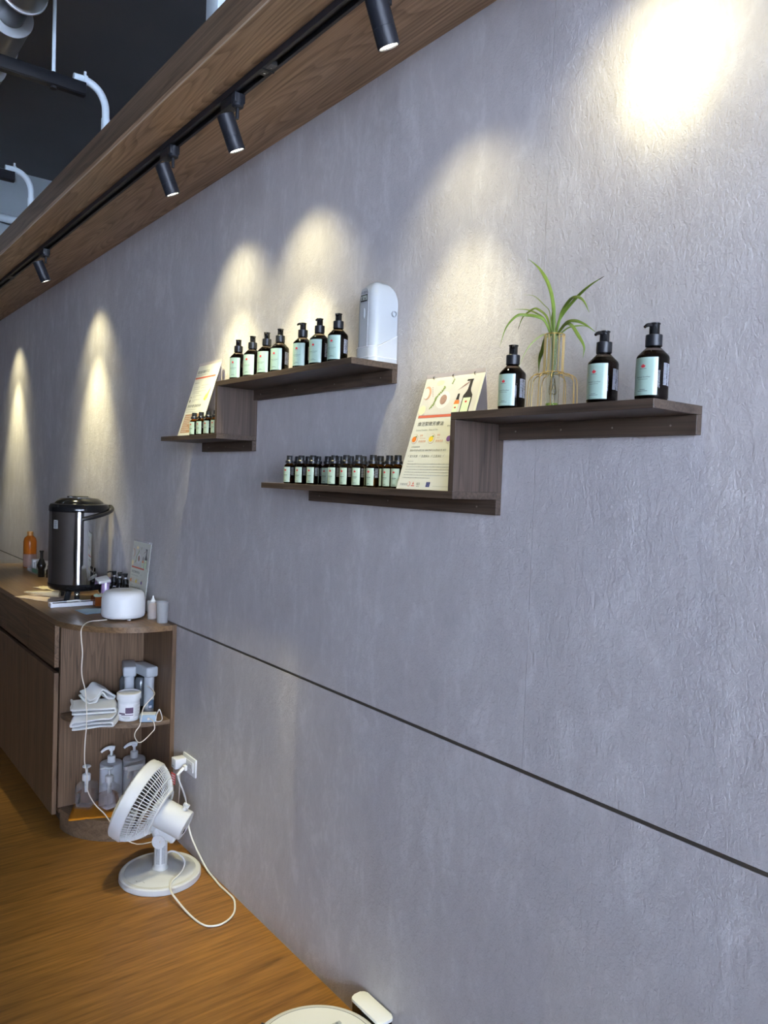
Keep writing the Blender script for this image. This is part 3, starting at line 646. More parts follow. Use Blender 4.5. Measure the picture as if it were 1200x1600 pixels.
# ------------------------------------------------------------------ gold wire vase with spider plant
def vase():
    e = thing('wire_vase', 'gold wire vase with a glass tube on the right shelf', 'vase', (-.085, 1.0, 1.652))
    n = 12; wr = .00095
    for k in range(n):
        a = 2*PI*k/n + .12; c, s = math.cos(a), math.sin(a)
        pr = [(.0192,.145),(.0192,.11),(.0190,.080),(.0205,.0715),(.027,.0685),(.037,.0665),(.0440,.0600),(.0465,.050),(.0475,.030),(.048,.0012)]
        G().tube([(r*c, r*s, z) for r, z in pr], wr, 6, 3).obj('wire', GOLD, e)
    def ring(R, z): return G().tube([(R*math.cos(2*PI*k/40), R*math.sin(2*PI*k/40), z) for k in range(41)], .0011, 6, 1)
    ring(.0192, .1455).obj('top_ring', GOLD, e); ring(.0192, .072).obj('waist_ring', GOLD, e); ring(.048, .0013).obj('base_ring', GOLD, e)
    tube = G().lathe([(0,.0012),(.0115,.0012),(.0128,.003),(.0128,.1435),(.0118,.1435),(.0118,.004),(0,.0035)], 28).obj('glass_tube', M('clear_tube_glass', (.93,.96,.95), .02, trans=1, ior=1.12), e)
    G().lathe([(0,.0037),(.0116,.0037),(.0116,.012),(0,.012)], 24).obj('green_base', M('green_pebble', (.25,.36,.05), .5), tube)
    p = thing('spider_plant', 'spider plant with arching green leaves in the gold wire vase', 'plant', (-.085, 1.0, 1.76))
    L = LEAVES
    gm = M('spider_leaf', (.15,.225,.03), .45, var=.35, vscale=60); dm = M('dry_tip', (.05,.035,.02), .8); pm = M('pale_leaf', (.26,.31,.11), .5)
    base = Vector(p.location)
    for i, (wd, pts) in enumerate(L):
        P = catmull([Vector(q)-base for q in pts], 6); g = G(); n = len(P); rows = []
        for k, q in enumerate(P):
            t = k/(n-1); d = (P[min(k+1,n-1)]-P[max(k-1,0)]).normalized()
            side = d.cross(Vector((-.75,-.65,.15))).normalized(); nn = side.cross(d)
            hw = wd*.55*min(1, .45+t*2.2)*min(1, (1-t)*2.6+.04)
            rows.append([g.b.verts.new(q+side*hw+nn*hw*.35), g.b.verts.new(q), g.b.verts.new(q-side*hw+nn*hw*.35)])
        for A, B in zip(rows, rows[1:]):
            for k in range(2): g.b.faces.new((A[k], A[k+1], B[k+1], B[k]))
        o = g.obj('leaf', pm if i in (10, 6) else gm, p, 60)
        sm = o.modifiers.new('thickness', 'SOLIDIFY'); sm.thickness = .0004
        if i in (1, 4): G().tube([P[-3], P[-2], P[-1]], lambda t: .0009*(1-t*.6), 6, 2).obj('dry_tip', dm, o)
    G().tube([(0,0,.045),(.002,.001,-.02),(-.001,.002,-.045)], lambda t: .006-.003*t, 8, 4).obj('stem', pm, p)
    rm = M('root_fibre', (.24,.19,.08), .8)
    for k in range(9):
        a = k*2.4; g = G().tube([(0,0,-.035),(.005*math.cos(a),.005*math.sin(a),-.055),(.0075*math.cos(a+1),.0075*math.sin(a+1),-.072-.002*(k%3)),(.006*math.cos(a+2.2),.006*math.sin(a+2.2),-.078)], .0006, 5, 4); g.obj('root', rm, p)
LEAVES=[
 (0.0061,[(-0.085,1.001,1.796),(-0.085,1.006,1.851),(-0.080,1.024,1.897),(-0.070,1.059,1.939),(-0.055,1.104,1.972)]),
 (0.0051,[(-0.085,0.999,1.795),(-0.085,0.988,1.828),(-0.090,0.948,1.859),(-0.100,0.908,1.875),(-0.105,0.875,1.884)]),
 (0.0061,[(-0.085,0.997,1.795),(-0.090,0.982,1.834),(-0.100,0.955,1.854),(-0.110,0.932,1.855),(-0.120,0.907,1.843),(-0.130,0.885,1.817)]),
 (0.0057,[(-0.085,1.009,1.797),(-0.090,1.022,1.826),(-0.100,1.033,1.835),(-0.110,1.051,1.839),(-0.125,1.065,1.837),(-0.135,1.083,1.815),(-0.140,1.094,1.777)]),
 (0.0045,[(-0.085,1.009,1.799),(-0.080,1.026,1.836),(-0.070,1.057,1.857),(-0.065,1.076,1.862),(-0.055,1.112,1.853),(-0.050,1.130,1.830)]),
 (0.0032,[(-0.085,1.012,1.799),(-0.080,1.031,1.831),(-0.065,1.064,1.851),(-0.050,1.106,1.868),(-0.035,1.159,1.880)]),
 (0.0018,[(-0.085,1.009,1.811),(-0.080,1.020,1.846),(-0.070,1.041,1.863),(-0.060,1.079,1.890),(-0.050,1.117,1.901)]),
 (0.0057,[(-0.085,0.994,1.795),(-0.090,0.980,1.806),(-0.100,0.957,1.814),(-0.105,0.934,1.812),(-0.110,0.908,1.801),(-0.110,0.882,1.783)]),
 (0.0026,[(-0.085,0.991,1.794),(-0.085,0.981,1.801),(-0.080,0.968,1.809),(-0.070,0.949,1.811),(-0.060,0.939,1.809)]),
 (0.0057,[(-0.085,0.996,1.795),(-0.095,0.971,1.809),(-0.105,0.946,1.807),(-0.115,0.920,1.783),(-0.120,0.901,1.759),(-0.120,0.902,1.738)]),
 (0.0029,[(-0.085,1.011,1.797),(-0.095,1.017,1.799),(-0.110,1.024,1.789),(-0.125,1.034,1.768),(-0.135,1.047,1.731)]),
 (0.0074,[(-0.085,1.009,1.797),(-0.070,1.035,1.796),(-0.055,1.055,1.779),(-0.045,1.071,1.761),(-0.040,1.076,1.735)]),
 (0.0050,[(-0.085,1.005,1.796),(-0.085,1.008,1.823),(-0.083,1.011,1.844)])]
vase()

# ================================================================== cabinet with rounded open end
ZT = .880
def cabinet():
    e = thing('sideboard_cabinet', 'long brown wood-grain sideboard with drawer fronts and doors', 'cabinet', (-.19, 4.35, 0))
    def add(g, n, m): return wpart(g.obj(n, m, smooth=0), e)
    add(G().box(-.368, -.001, 3.302, 3.320, .087, .8568, .0005, 1), 'side_panel', CABV)
    add(G().box(-.368, -.001, 5.378, 5.396, .02, .8568), 'side_panel', CABV)
    add(G().box(-.012, -.001, 3.321, 5.377, .02, .8568), 'back_panel', CABV)
    add(G().box(-.34, -.05, 3.321, 5.377, .0, .055), 'plinth', M('black_plinth', (.02,.015,.012), .6))
    add(G().box(-.350, -.013, 3.321, 5.377, .640, .690), 'rail', M('black_plinth'))
    add(G().box(-.36, -.013, 3.321, 5.377, .056, .072), 'bottom_board', CABV)
    DR = wood('brown_laminate_drawer', (.045,.025,.013), (.19,.118,.066), 'y', rough=.5, across=14, along=.9, lines=9, seed=4.3, contrast=.45)
    ys = [3.312, 3.748, 4.16, 4.57, 4.98, 5.39]
    for a, b in zip(ys, ys[1:]):
        add(G().box(-.390, -.372, a+.001, b-.001, .678, .8555, .0006, 1), 'drawer_front', DR)
        add(G().box(-.390, -.372, a+.001, b-.001, .058, .655, .0006, 1), 'door', CABV)
    c = thing('corner_shelf', 'rounded open end shelves of the sideboard beside the wall', 'shelf', (-.15, 3.2, 0))
    def addc(g, n, m): return wpart(g.obj(n, m), c)
    addc(G().box(-.0185, -.0008, 2.985, 3.3005, .087, ZT, .0005, 1), 'wall_panel', CABV)
    def quarter(R, xc, flat, x1, y1=3.3005, n=24):
        pts = [(x1, y1), (x1, flat)]
        for k in range(n+1):
            a = -PI/2 - PI/2*k/n; pts.append((xc+(R-(-xc)*0)*math.cos(a)*1.0, y1+(y1-flat)*math.sin(a)))
        return pts
    SW = wood('brown_laminate_shelf', (.055,.034,.02), (.215,.142,.088), 'x', rough=.45, across=14, along=1.0, lines=8, seed=5.5, contrast=.35)
    addc(G().prism(quarter(.325, -.040, 2.992, -.0188), .470, .487), 'middle_shelf', SW)
    addc(G().prism(quarter(.315, -.045, 3.010, -.0008), .001, .086), 'base_block', SW)
    w = thing('worktop', 'brown wood-grain worktop with a rounded corner over the sideboard', 'worktop', (-.19, 4.2, .858))
    pts = [(-.0190, 5.40), (-.0190, 2.987)]
    for k in range(33):
        a = -PI/2 - PI/2*k/32; pts.append((-.055+.337*math.cos(a), 3.325+.338*math.sin(a)))
    pts += [(-.392, 5.40)]
    g = G(); g.prism(pts, .8572, ZT, bev=.0015); wpart(g.obj('worktop_slab', CABT), w)
    wpart(G().box(-.0185, -.001, 3.302, 5.40, .8572, ZT).obj('back_strip', CABT, smooth=0), w)
cabinet()

# ------------------------------------------------------------------ tea urn
def urn():
    e = thing('tea_urn', 'big shiny steel tea urn with black lid on the worktop', 'urn', (-.162, 3.79, ZT))
    R = .134
    G().lathe([(R-.004,.085),(R,.087),(R,.425),(R-.004,.427)], 72).obj('steel_body', STEEL, e, 40)
    G().lathe([(0,.052),(.11,.052),(R-.006,.058),(R+.001,.068),(R+.002,.086),(R-.006,.088),(0,.088)], 64).obj('bottom_ring', BLACKG, e)
    G().lathe([(R+.001,.423),(R+.002,.428),(R+.001,.447),(R-.006,.458),(R-.02,.462),(0,.462)], 64).obj('top_band', BLACKG, e)
    lid = G().lathe([(R-.022,.461),(R-.03,.470),(.085,.484),(.05,.489),(0,.490)], 56).obj('lid', BLACKG, e)
    G().box(-.03, .03, -.07, -.035, .4835, .4925, .003).obj('lid_latch', M('grey_gloss', (.18,.18,.17), .15), lid)
    G().box(-.045, .045, .01, .05, .4855, .4945, .003).obj('lid_latch', BLACKG, lid)
    for a in (230, 350, 110):
        c, s = math.cos(math.radians(a)), math.sin(math.radians(a))
        G().tube([(.098*c,.098*s,.06),(.112*c,.112*s,.03),(.124*c,.124*s,.0085)], lambda t: .015-.003*t, 10, 3).obj('leg', BLACK, e)
    va = math.radians(252); c, s = math.cos(va), math.sin(va)
    t = G().cyl((.06*c,.06*s,.045), (.125*c,.125*s,.045), .012, seg=16).cyl((.125*c,.125*s,.058), (.125*c,.125*s,.006), .013, .011, 16).obj('tap', BLACK, e)
    G().sphere((.14*c,.14*s,.044), .012).obj('tap_knob', CHROME, t)
    g = G(); pts = []
    for k in range(13):
        b = math.radians(258+k*8.5); pts.append(((R+.014)*math.cos(b), (R+.014)*math.sin(b), .392+.055*k/12))
    pts.append(((R+.001)*math.cos(math.radians(362)), (R+.001)*math.sin(math.radians(362)), .447))
    g.tube(pts, .0085, 10, 3); g.obj('carry_handle', BLACK, e)
    a0 = math.radians(205)
    st = G().lathe([(R+.0006,.345),(R+.0006,.385)], 6, a0=a0-.1, a1=a0+.1).obj('sticker', M('grey_sticker', (.42,.43,.43), .5), e, fix=False)
    g = G()
    for k in range(4): 
        z = .377-.008*k; g.lathe([(R+.001,z-.0015),(R+.001,z+.0015)], 4, a0=a0-.07, a1=a0+.05+.01*(k%2))
    g.obj('sticker_print', INK, st, 0, False)
urn()

# ------------------------------------------------------------------ things on the worktop
def wavy(name, mat, cx, cy, z, w, d, rz, h, amp, seed, label, cat, fold=0.0, nu=14, nv=12, taper=0):
    ca, sa = math.cos(rz), math.sin(rz)
    def fn(u, v):
        x, y = (u-.5)*w, (v-.5)*d*(1-taper*u)
        n = noise.noise(Vector((u*3+seed, v*3, seed)))*amp + noise.noise(Vector((u*8, v*8+seed, 1)))*amp*.4
        return (x*ca-y*sa, x*sa+y*ca, max(.0006, amp*.35+n+fold*math.exp(-((u-.5)*4)**2)))
    g = G().grid(nu, nv, fn); o = g.obj(name, mat, smooth=60, loc=(cx, cy, z)); o.location = (cx, cy, z+.0004)
    m = o.modifiers.new('thickness', 'SOLIDIFY'); m.thickness = h; m.offset = 1
    return tag(o, label, cat)
def diffuser():
    e = thing('aroma_diffuser', 'white rounded aroma diffuser at the front of the worktop', 'diffuser', (-.140, 3.222, ZT))
    R = .089
    b = G().lathe([(0,.007),(R-.012,.007),(R-.004,.012),(R,.022),(R,.0235),(R-.0008,.024),(R-.0008,.0248),(R,.0253),(R-.001,.085),(R-.005,.104),(R-.014,.116),(R-.030,.1215),(.028,.1225),(0,.1225)], 64).obj('body', M('frosted_white_plastic', (.70,.71,.72), .4), e)
    G().lathe([(0,.1222),(.02,.1222),(.024,.1232),(.021,.1242),(.010,.1238),(0,.1225)], 32, (.0,-.035,0)).obj('mist_outlet', M('ivory_plastic', (.72,.70,.63), .4), b)
    for k in range(3):
        a = k*2*PI/3+.6; G().lathe([(0,0),(.009,0),(.010,.008),(0,.008)], 14, (.058*math.cos(a),.058*math.sin(a),0)).obj('foot', WHITE, e)
    DC = [(-0.215,3.200,0.8835),(-0.245,3.195,0.8835),(-0.278,3.195,0.8835),(-0.318,3.150,0.8840),(-0.352,3.085,0.8750),(-0.356,3.070,0.840),(-0.352,3.065,0.787),(-0.354,3.065,0.727),(-0.351,3.063,0.686),(-0.341,3.060,0.644),(-0.343,3.040,0.611),(-0.340,3.035,0.561),(-0.340,3.035,0.500),(-0.344,3.035,0.440),(-0.345,3.035,0.375),(-0.341,3.040,0.347),(-0.331,3.045,0.306),(-0.326,3.050,0.239),(-0.298,3.045,0.179),(-0.263,3.020,0.135),(-0.220,2.990,0.060),(-.15,2.975,.006),(-.06,2.96,.006),(-.03,2.90,.02),(-.028,2.86,.2),(-.03,2.852,.345)]
    c = G().tube([Vector(p)-Vector(e.location) for p in DC], .0022, 6, 4).obj('power_cable', M('cream_cable', (.74,.68,.58), .5), e)
diffuser()
def small_items():
    cl = M('clear_plastic', (.7,.7,.7), .08, alpha=.22)
    fr = M('frosted_clear_plastic', (.55,.55,.55), .4, alpha=.4)
    # cups and squeeze bottle
    e = thing('frosted_cup', 'empty frosted clear cup at the right end of the worktop', 'cup', (-.034, 3.058, ZT))
    G().lathe([(0,0),(.0205,0),(.0215,.001),(.0252,.083),(.0252,.086),(.0240,.086),(.0203,.0025),(0,.0025)], 32).obj('cup_wall', fr, e)
    G().tube([(.0246*math.cos(a*PI/16),.0246*math.sin(a*PI/16),.086) for a in range(33)], .0009, 6, 1).obj('cup_rim', fr, e)
    e = thing('squeeze_bottle', 'peach squeeze bottle with white pointed cap in a clear cup', 'bottle', (-.040, 3.150, ZT+.0032))
    G().lathe([(0,0),(.017,0),(.018,.002),(.018,.05),(.014,.064),(.008,.068),(0,.068)], 28).obj('bottle_body', M('peach_plastic', (.62,.42,.32), .4, trans=.3), e)
    G().lathe([(0,.066),(.011,.066),(.011,.073),(.006,.083),(.0028,.091),(.0028,.096),(0,.0965)], 24).obj('pointed_cap', WHITE, e)
    e = thing('clear_cup', 'clear cup around the peach squeeze bottle', 'cup', (-.040, 3.150, ZT))
    G().lathe([(0,0),(.0205,0),(.0215,.001),(.0240,.078),(.0232,.078),(.0205,.0025),(0,.0025)], 32).obj('cup_wall', cl, e)
    # three black pump bottles
    for i, (x, y, a, lab) in enumerate(((-.054,3.600,-30,'leftmost slim black pump bottle behind the white diffuser'),(-.046,3.548,60,'middle slim black pump bottle behind the white diffuser'),(-.036,3.498,-25,'rightmost slim black pump bottle behind the white diffuser'))):
        if i == 0:
            b = thing('black_pump_bottle', lab, 'bottle', (x,y,ZT), 0, 'black pump bottles on the worktop')
            G().lathe([(0,0),(.0195,0),(.0205,.002),(.0205,.082),(.019,.092),(.013,.102),(.0105,.105),(0,.105)], 28).obj('bottle_body', BLACKG, b)
            h = G().lathe([(.0125,.104),(.0125,.124),(.010,.126),(.004,.127)], 24).obj('collar', BLACK, b)
            G().cyl((0,0,.124),(0,0,.137),.0036,seg=12).obj('pump_stem', WHITE, b)
            G().lathe([(0,.135),(.007,.135),(.0095,.146),(.0105,.152),(.009,.1535),(0,.1535)], 20).tube([(-.004,0,.149),(-.02,0,.150),(-.031,0,.1465)], lambda t: .0038-.0012*t, 8, 4).obj('pump_head', BLACK, b)
            p0 = b
        else:
            b = dup(p0)
        b.location = (x,y,ZT); b.rotation_euler.z = math.radians(a); tag(b, lab)
    # framed small poster leaning on the wall
    e = thing('sleeved_poster', 'small poster in a clear sleeve leaning on the wall behind the diffuser', 'poster', (-.040, 3.467, ZT))
    m = frame((0,0,.001), (0,-1,0), (.028, 0, .302)) @ Matrix.Scale(1.05,4)
    f = G().box(0,.2,0,.292,-.0012,0,mat=m).obj('sheet', PAPER, e, 0); product_poster(e, m, f)
    G().box(-.004,.206,0,.298,-.0024,-.0014,mat=m).obj('clear_sleeve', cl, e, 0)
    # tissue pack, amber box, blue cloth
    e = thing('tissue_pack', 'purple tissue pack with white flap beside the tea urn', 'tissue pack', (-.074, 3.648, ZT+.001))
    g = G()
    def fn(u, v):
        th = 2*PI*u; zz = v*.115; rx = .034*(1-.25*v)+.004*noise.noise(Vector((u*9,v*6,3))); ry = .024*(1-.55*v)
        return (rx*math.cos(th)*.8, ry*math.sin(th)*1.3, zz + .006*noise.noise(Vector((u*5,v*4,9)))*min(1,v*6))
    g.grid(24, 10, fn); bmesh.ops.remove_doubles(g.b, verts=g.b.verts, dist=.0002)
    b = g.obj('plastic_wrap', M('purple_wrap', (.50,.33,.58), .25, coat=.4, var=.5, vscale=40), e, 60)
    g = G().box(-.034,.022,-.034,.026,.112,.126,.004,mat=Matrix.Rotation(math.radians(14),4,'X') @ Matrix.Rotation(math.radians(-10),4,'Y')); g.obj('white_flap', M('white_tissue', (.72,.70,.66), .8), e)
    e = thing('amber_bin', 'small amber box filled with crumpled mint wrappers', 'box', (-.122, 3.592, ZT))
    g = G(); g.box(-.030,.030,-.032,.032,0.0005,.003); g.box(-.030,-.0275,-.032,.032,.003,.042); g.box(.0275,.030,-.032,.032,.003,.042); g.box(-.0275,.0275,-.032,-.0295,.003,.042); g.box(-.0275,.0275,.0295,.032,.003,.042)
    b = g.obj('box_wall', M('amber_acrylic', (.35,.09,.02), .12, trans=.4), e, 0)
    for k, (x, y) in enumerate(((-.012,-.014),(.012,-.012),(-.011,.013),(.012,.014))):
        g = G().sphere((0,0,0), .016, 14, (.75,1.0,.75))
        for v in g.b.verts: v.co *= 1+.35*noise.noise(v.co*90+Vector((k*5,0,0)))
        g.obj('wrapper', M(('mint_wrapper','cream_wrapper')[k%2], ((.50,.66,.56),(.72,.68,.58))[k%2], .45), b, 40, loc=(x,y,.040))
    wavy('blue_cloth', M('blue_cloth', (.20,.30,.45), .85, bump=.3), -.155, 3.445, ZT, .20, .13, .1, .002, .004, 3.3, 'folded pale blue cloth beneath the diffuser and poster', 'cloth')
    # wooden tray, papers and utensil tray
    tm = wood('tan_tray_wood', (.20,.12,.06), (.50,.33,.17), 'x', across=14, along=1, lines=8, seed=7)
    # papers beside the urn
    wavy('pink_paper', M('pink_beige_paper', (.55,.43,.36), .85), -.300, 3.895, ZT, .13, .23, .42, .0012, .003, 1.3, 'pinkish beige paper sheet at the front edge of the worktop', 'paper')
    o = G().tube([(-.345,4.03,.010),(-.325,3.985,.013),(-.30,3.95,.014),(-.265,3.905,.015),(-.238,3.875,.015),(-.225,3.865,.013)], lambda t: .004+.010*min(1,t*1.6), 10, 4).obj('rolled_glove', M('cream_cloth', (.55,.46,.30), .85, bump=.4), loc=(0,0,ZT+.003)); tag(o, 'cream rolled cloth lying on the pinkish paper', 'cloth')
    wavy('cream_cloth_scrap', M('cream_cloth', (.70,.60,.40)), -.185, 4.19, ZT, .09, .15, .4, .003, .010, 8.1, 'cream crumpled cloth lying left behind the tea urn', 'cloth')
    e = thing('utensil_tray', 'narrow white tray with dark contents before the tea urn', 'tray', (-.228, 3.618, ZT), 0)
    G().box(-.105,.105,-.024,.024,.001,.005,.001).obj('tray_base', WHITE, e)
    for s in (-1,1): G().box(-.105,.105,s*.024-.002,s*.024+.002,.001,.019,.0012).obj('tray_side', WHITE, e)
    for s in (-1,1): G().box(s*.105-.002,s*.105+.002,-.024,.024,.001,.019,.0012).obj('tray_side', WHITE, e)
    G().box(-.09,.09,-.018,.018,.0052,.0165,.002).obj('dark_insert', M('charcoal_pad', (.06,.055,.055), .7), e)
    g = G().tube([(-.03,.004,.020),(-.01,-.006,.023),(.015,.006,.022),(.03,-.003,.020)], .0045, 8, 4); g.obj('paper_twist', M('white_tissue'), e)
    # orange drink bottle and neighbours at the far end
    e = thing('orange_bottle', 'clear bottle of orange liquid at the far end of worktop', 'bottle', (-.062, 5.14, ZT))
    G().lathe([(0,0),(.036,0),(.038,.003),(.038,.06),(.036,.065),(.038,.07),(.038,.165),(.033,.185),(.017,.200),(.015,.204),(0,.204)], 32).obj('bottle_body', M('orange_drink', (.75,.23,.03), .08, trans=.6, ior=1.2), e)
    G().lathe([(.0375,.204-.198),(.0388,.006),(.0388,.085),(.0375,.085)], 32).obj('label_sleeve', M('clear_pink_sleeve', (.33,.20,.16), .2), e)
    G().lathe([(0,.200),(.0172,.200),(.0178,.203),(.0178,.222),(.016,.225),(0,.225)], 24).obj('cap', M('orange_cap', (.60,.27,.06), .4), e)
    e = thing('black_spray_bottle', 'slim black spray bottle at the far end of worktop', 'bottle', (-.112, 4.66, ZT))
    G().lathe([(0,0),(.017,0),(.018,.002),(.0175,.045),(.024,.062),(.024,.072),(.017,.09),(.012,.103),(.008,.107),(0,.107)], 24).obj('bottle_body', BLACKG, e)
    G().lathe([(.0085,.105),(.0085,.140),(.012,.146),(.0125,.152),(0,.152)], 20).obj('spray_head', BLACK, e)
    e = thing('black_jar', 'short black jar beside the slim black spray bottle', 'jar', (-.075, 4.62, ZT))
    G().lathe([(0,0),(.020,0),(.021,.002),(.021,.042),(.014,.052),(0,.052)], 24).obj('jar_body', BLACKG, e)
    G().lathe([(0,.050),(.015,.050),(.015,.068),(.010,.074),(0,.074)], 20).obj('jar_cap', BLACK, e)
    e = thing('clear_organiser', 'low clear organiser box holding white cards by the wall', 'organiser', (-.065, 4.86, ZT))
    g = G(); g.box(-.045,.045,-.13,.13,.0005,.003); g.box(-.045,-.0425,-.13,.13,.003,.03); g.box(.0425,.045,-.13,.13,.003,.03); g.box(-.0425,.0425,-.13,-.1275,.003,.03); g.box(-.0425,.0425,.1275,.13,.003,.03); g.obj('box_wall', cl, e, 0)
    for k in range(4): G().box(-.03,.03,-.085+.05*k,-.055+.05*k,.004,.060+.012*(k%2),.002).obj('white_card_pack', M('white_card', (.55,.55,.55), .6), e)
    G().box(-.0455,-.0450,-.11,.02,.006,.028).obj('green_label', M('green_strip', (.12,.25,.17), .6), e, 0)
    e = thing('wooden_tray', 'thin tan wooden board with papers behind the tea urn', 'tray', (-.085, 4.02, ZT))
    G().box(-.068,.068,-.070,.070,.0005,.012,.0012).obj('board', tm, e)
    G().box(-.05,.045,-.05,.05,.0122,.020,.002).obj('paper_stack', M('pink_beige_paper'), e)
small_items()

# ------------------------------------------------------------------ middle shelf of the corner unit
ZM = .4872
def mid_shelf():
    e = thing('cream_jar', 'white plastic jar with a dark printed label on the middle shelf', 'jar', (-.156, 3.088, ZM))
    R = .044
    b = G().lathe([(0,0),(R-.004,0),(R,.004),(R,.085),(0,.085)], 48).obj('jar_body', WHITE, e)
    G().lathe([(0,.084),(R+.003,.084),(R+.004,.086),(R+.0035,.110),(R+.001,.112),(R-.003,.112),(R-.004,.109),(0,.109)], 48).obj('lid', WHITE2, e)
    va = math.radians(252)
    def lab(r0, a0, a1, z0, z1, n, mat): return G().lathe([(r0,z0),(r0,z1)], 10, a0=va+math.radians(a0), a1=va+math.radians(a1)).obj(n, mat, b, fix=False)
    lab(R+.0004,-62,75,.012,.072,'label', M('white_label', (.76,.76,.78), .5)); lab(R+.0008,-18,22,.034,.058,'label_picture', M('plum_print', (.10,.06,.11), .6, var=.6, vscale=150))
    lab(R+.0009,-55,-20,.030,.036,'label_print', M('plum_print')); lab(R+.0009,-40,22,.026,.029,'label_print', M('plum_print')); lab(R+.0009,25,26,.014,.070,'label_line', INKG)
    g = G()
    for k in range(11): g.lathe([(R+.0009,.066-.0045*k-.0008),(R+.0009,.066-.0045*k+.0008)], 6, a0=va+math.radians(30), a1=va+math.radians(66-6*(k%3)))
    for k in range(4): g.lathe([(R+.0009,.020-.003*k),(R+.0009,.0213-.003*k)], 5, a0=va+math.radians(-45+8*k), a1=va+math.radians(5))
    g.obj('fine_print', INKG, b, 0, False)
    # folded towel: three soft layers and a crumpled end
    e = thing('folded_towel', 'white folded towel hanging over the edge of the middle shelf', 'towel', (-.280, 3.110, ZM))
    tm = M('white_terry', (.62,.63,.63), .95, bump=.6, bscale=420, sheen=.3)
    def folded(prof, d, rz, tilt, seed, amp, off, sag=0):
        P = catmull([Vector((x,0,z)) for x, z in prof], 4); n = len(P)-1; ca, sa = math.cos(rz), math.sin(rz)
        def fn(u, v):
            p = P[min(n, int(round(u*n)))]; y = (v-.5)*d
            q = Vector((p.x*9+seed, y*14, p.z*20)); n1 = noise.noise(q); n2 = noise.noise(q*2.3+Vector((0,5,0)))
            x = p.x + amp*.6*n2 + .010*noise.noise(Vector((seed,y*10,3))); z = p.z + tilt*(v-.5)*.03 + amp*n1*min(1,p.z*60)
            y += amp*n2 + .006*noise.noise(Vector((p.x*12,seed,p.z*30)))
            z -= sag*max(0,-y-.030)*max(0,-x+.03)*10
            return (off[0]+x*ca-y*sa, off[1]+x*sa+y*ca, max(z,-.03)+off[2])
        g = G().grid(n, 14, fn); o = g.obj('towel_fold', tm, e, 80)
        sm = o.modifiers.new('thickness','SOLIDIFY'); sm.thickness = .0085; sm.offset = 0
        sb = o.modifiers.new('soft','SUBSURF'); sb.levels = sb.render_levels = 1
    zz = lambda w, h, k: [p for i in range(k) for p in (((-w+.004*i, h*i+.007),(-w*.3,h*i+.006),(w*.3,h*i+.007),(w-.003*i,h*i+.008),(w+.004-.003*i,h*i+h*.5+.007)) if i%2==0 else ((w-.004*i,h*i+.007),(w*.3,h*i+.007),(-w*.3,h*i+.008),(-w+.004*i,h*i+.007),(-w-.004+.003*i,h*i+h*.5+.007)))]
    folded(zz(.078,.0155,3), .135, -.55, 0, 1.1, .0035, (-.004,-.012,.001), sag=.5)
    folded(zz(.080,.016,2), .110, -.30, .4, 3.7, .005, (-.010,.012,.048))
    folded([(-.05,.006),(-.02,.010),(.0,.034),(.012,.040),(.028,.020),(.05,.010),(.062,.018),(.05,.028),(.01,.052),(-.01,.030),(-.045,.018)], .085, .15, .6, 6.2, .006, (.012,.055,.078))
    # two white gooseneck dispensers
    gy = M('light_grey_plastic', (.45,.48,.51), .35); sm = M('smoky_tank', (.10,.11,.12), .1)
    for i, (x, y, rz, lab) in enumerate(((-.116,3.200,-17,'grey white flat-top dispenser behind the printed jar'),(-.054,3.150,6,'grey white flat-top dispenser with charging cable by the wall panel'))):
        e = thing('flat_top_dispenser', lab, 'dispenser', (x,y,ZM), math.radians(rz), 'flat-top dispensers on the middle shelf')
        G().lathe([(0,0),(.020,0),(.021,.002),(.0205,.156),(0,.156)], 28, (0,-.012,0)).obj('column', gy, e)
        a = G().box(-.027,.027,-.040,.092,.152,.196,.008,3).obj('arm', gy, e)
        G().lathe([(0,.02),(.022,.02),(.026,.028),(.026,.125),(.018,.140),(0,.142)], 28, (-.012,.040,0)).obj('tank', sm, e)
        if i:
            G().box(-.012,.012,-.0335,-.0315,.018,.055,.001).obj('dark_sticker', M('navy_sticker', (.10,.16,.24), .5), e)
            G().box(-.010,.002,-.0345,-.0334,.022,.032).obj('sticker_print', M('white_print'), e, 0)
            TC = [(-0.073,3.108,0.608),(-0.066,3.075,0.600),(-0.070,3.030,0.593),(-0.100,2.995,0.583),(-0.137,2.972,0.562),(-0.147,2.965,0.531),(-0.154,2.965,0.493),(-0.171,2.965,0.470),(-0.173,2.965,0.449),(-0.157,2.965,0.425),(-0.135,2.965,0.430),(-0.105,2.965,0.455),(-0.093,2.965,0.470),(-0.097,2.966,0.497),(-0.100,2.992,0.503)]
            mi = (Matrix.Translation(e.location) @ Matrix.Rotation(math.radians(rz),4,'Z')).inverted()
            G().tube([mi @ Vector(p) for p in TC], .0019, 6, 4).obj('charging_cable', M('cream_cable'), e)
            TC2 = [(-0.082,3.03,0.494),(-0.064,3.02,0.510),(-0.064,2.992,0.537),(-0.054,2.985,0.500),(-0.064,2.984,0.490),(-0.078,2.99,0.492),(-0.076,2.99,0.513),(-0.068,2.988,0.536)]
            G().tube([mi @ Vector(p) for p in TC2], .0016, 6, 4).obj('spare_cable', M('white_cable', (.72,.72,.70), .5), e)
    e = thing('power_adapter', 'small pale blue power adapter at the edge of middle shelf', 'adapter', (-.098, 3.022, ZM), math.radians(-28))
    G().box(-.032,.032,-.022,.022,.0004,.030,.003).obj('case', M('pale_blue_plastic', (.34,.45,.56), .45), e)
    G().box(-.030,.030,-.020,.020,.0302,.0312,.0005).obj('top_plate', WHITE2, e)
    G().cyl((.004,-.028,.015),(.004,-.021,.015),.005,seg=12).obj('socket', M('cream_cable'), e)
mid_shelf()

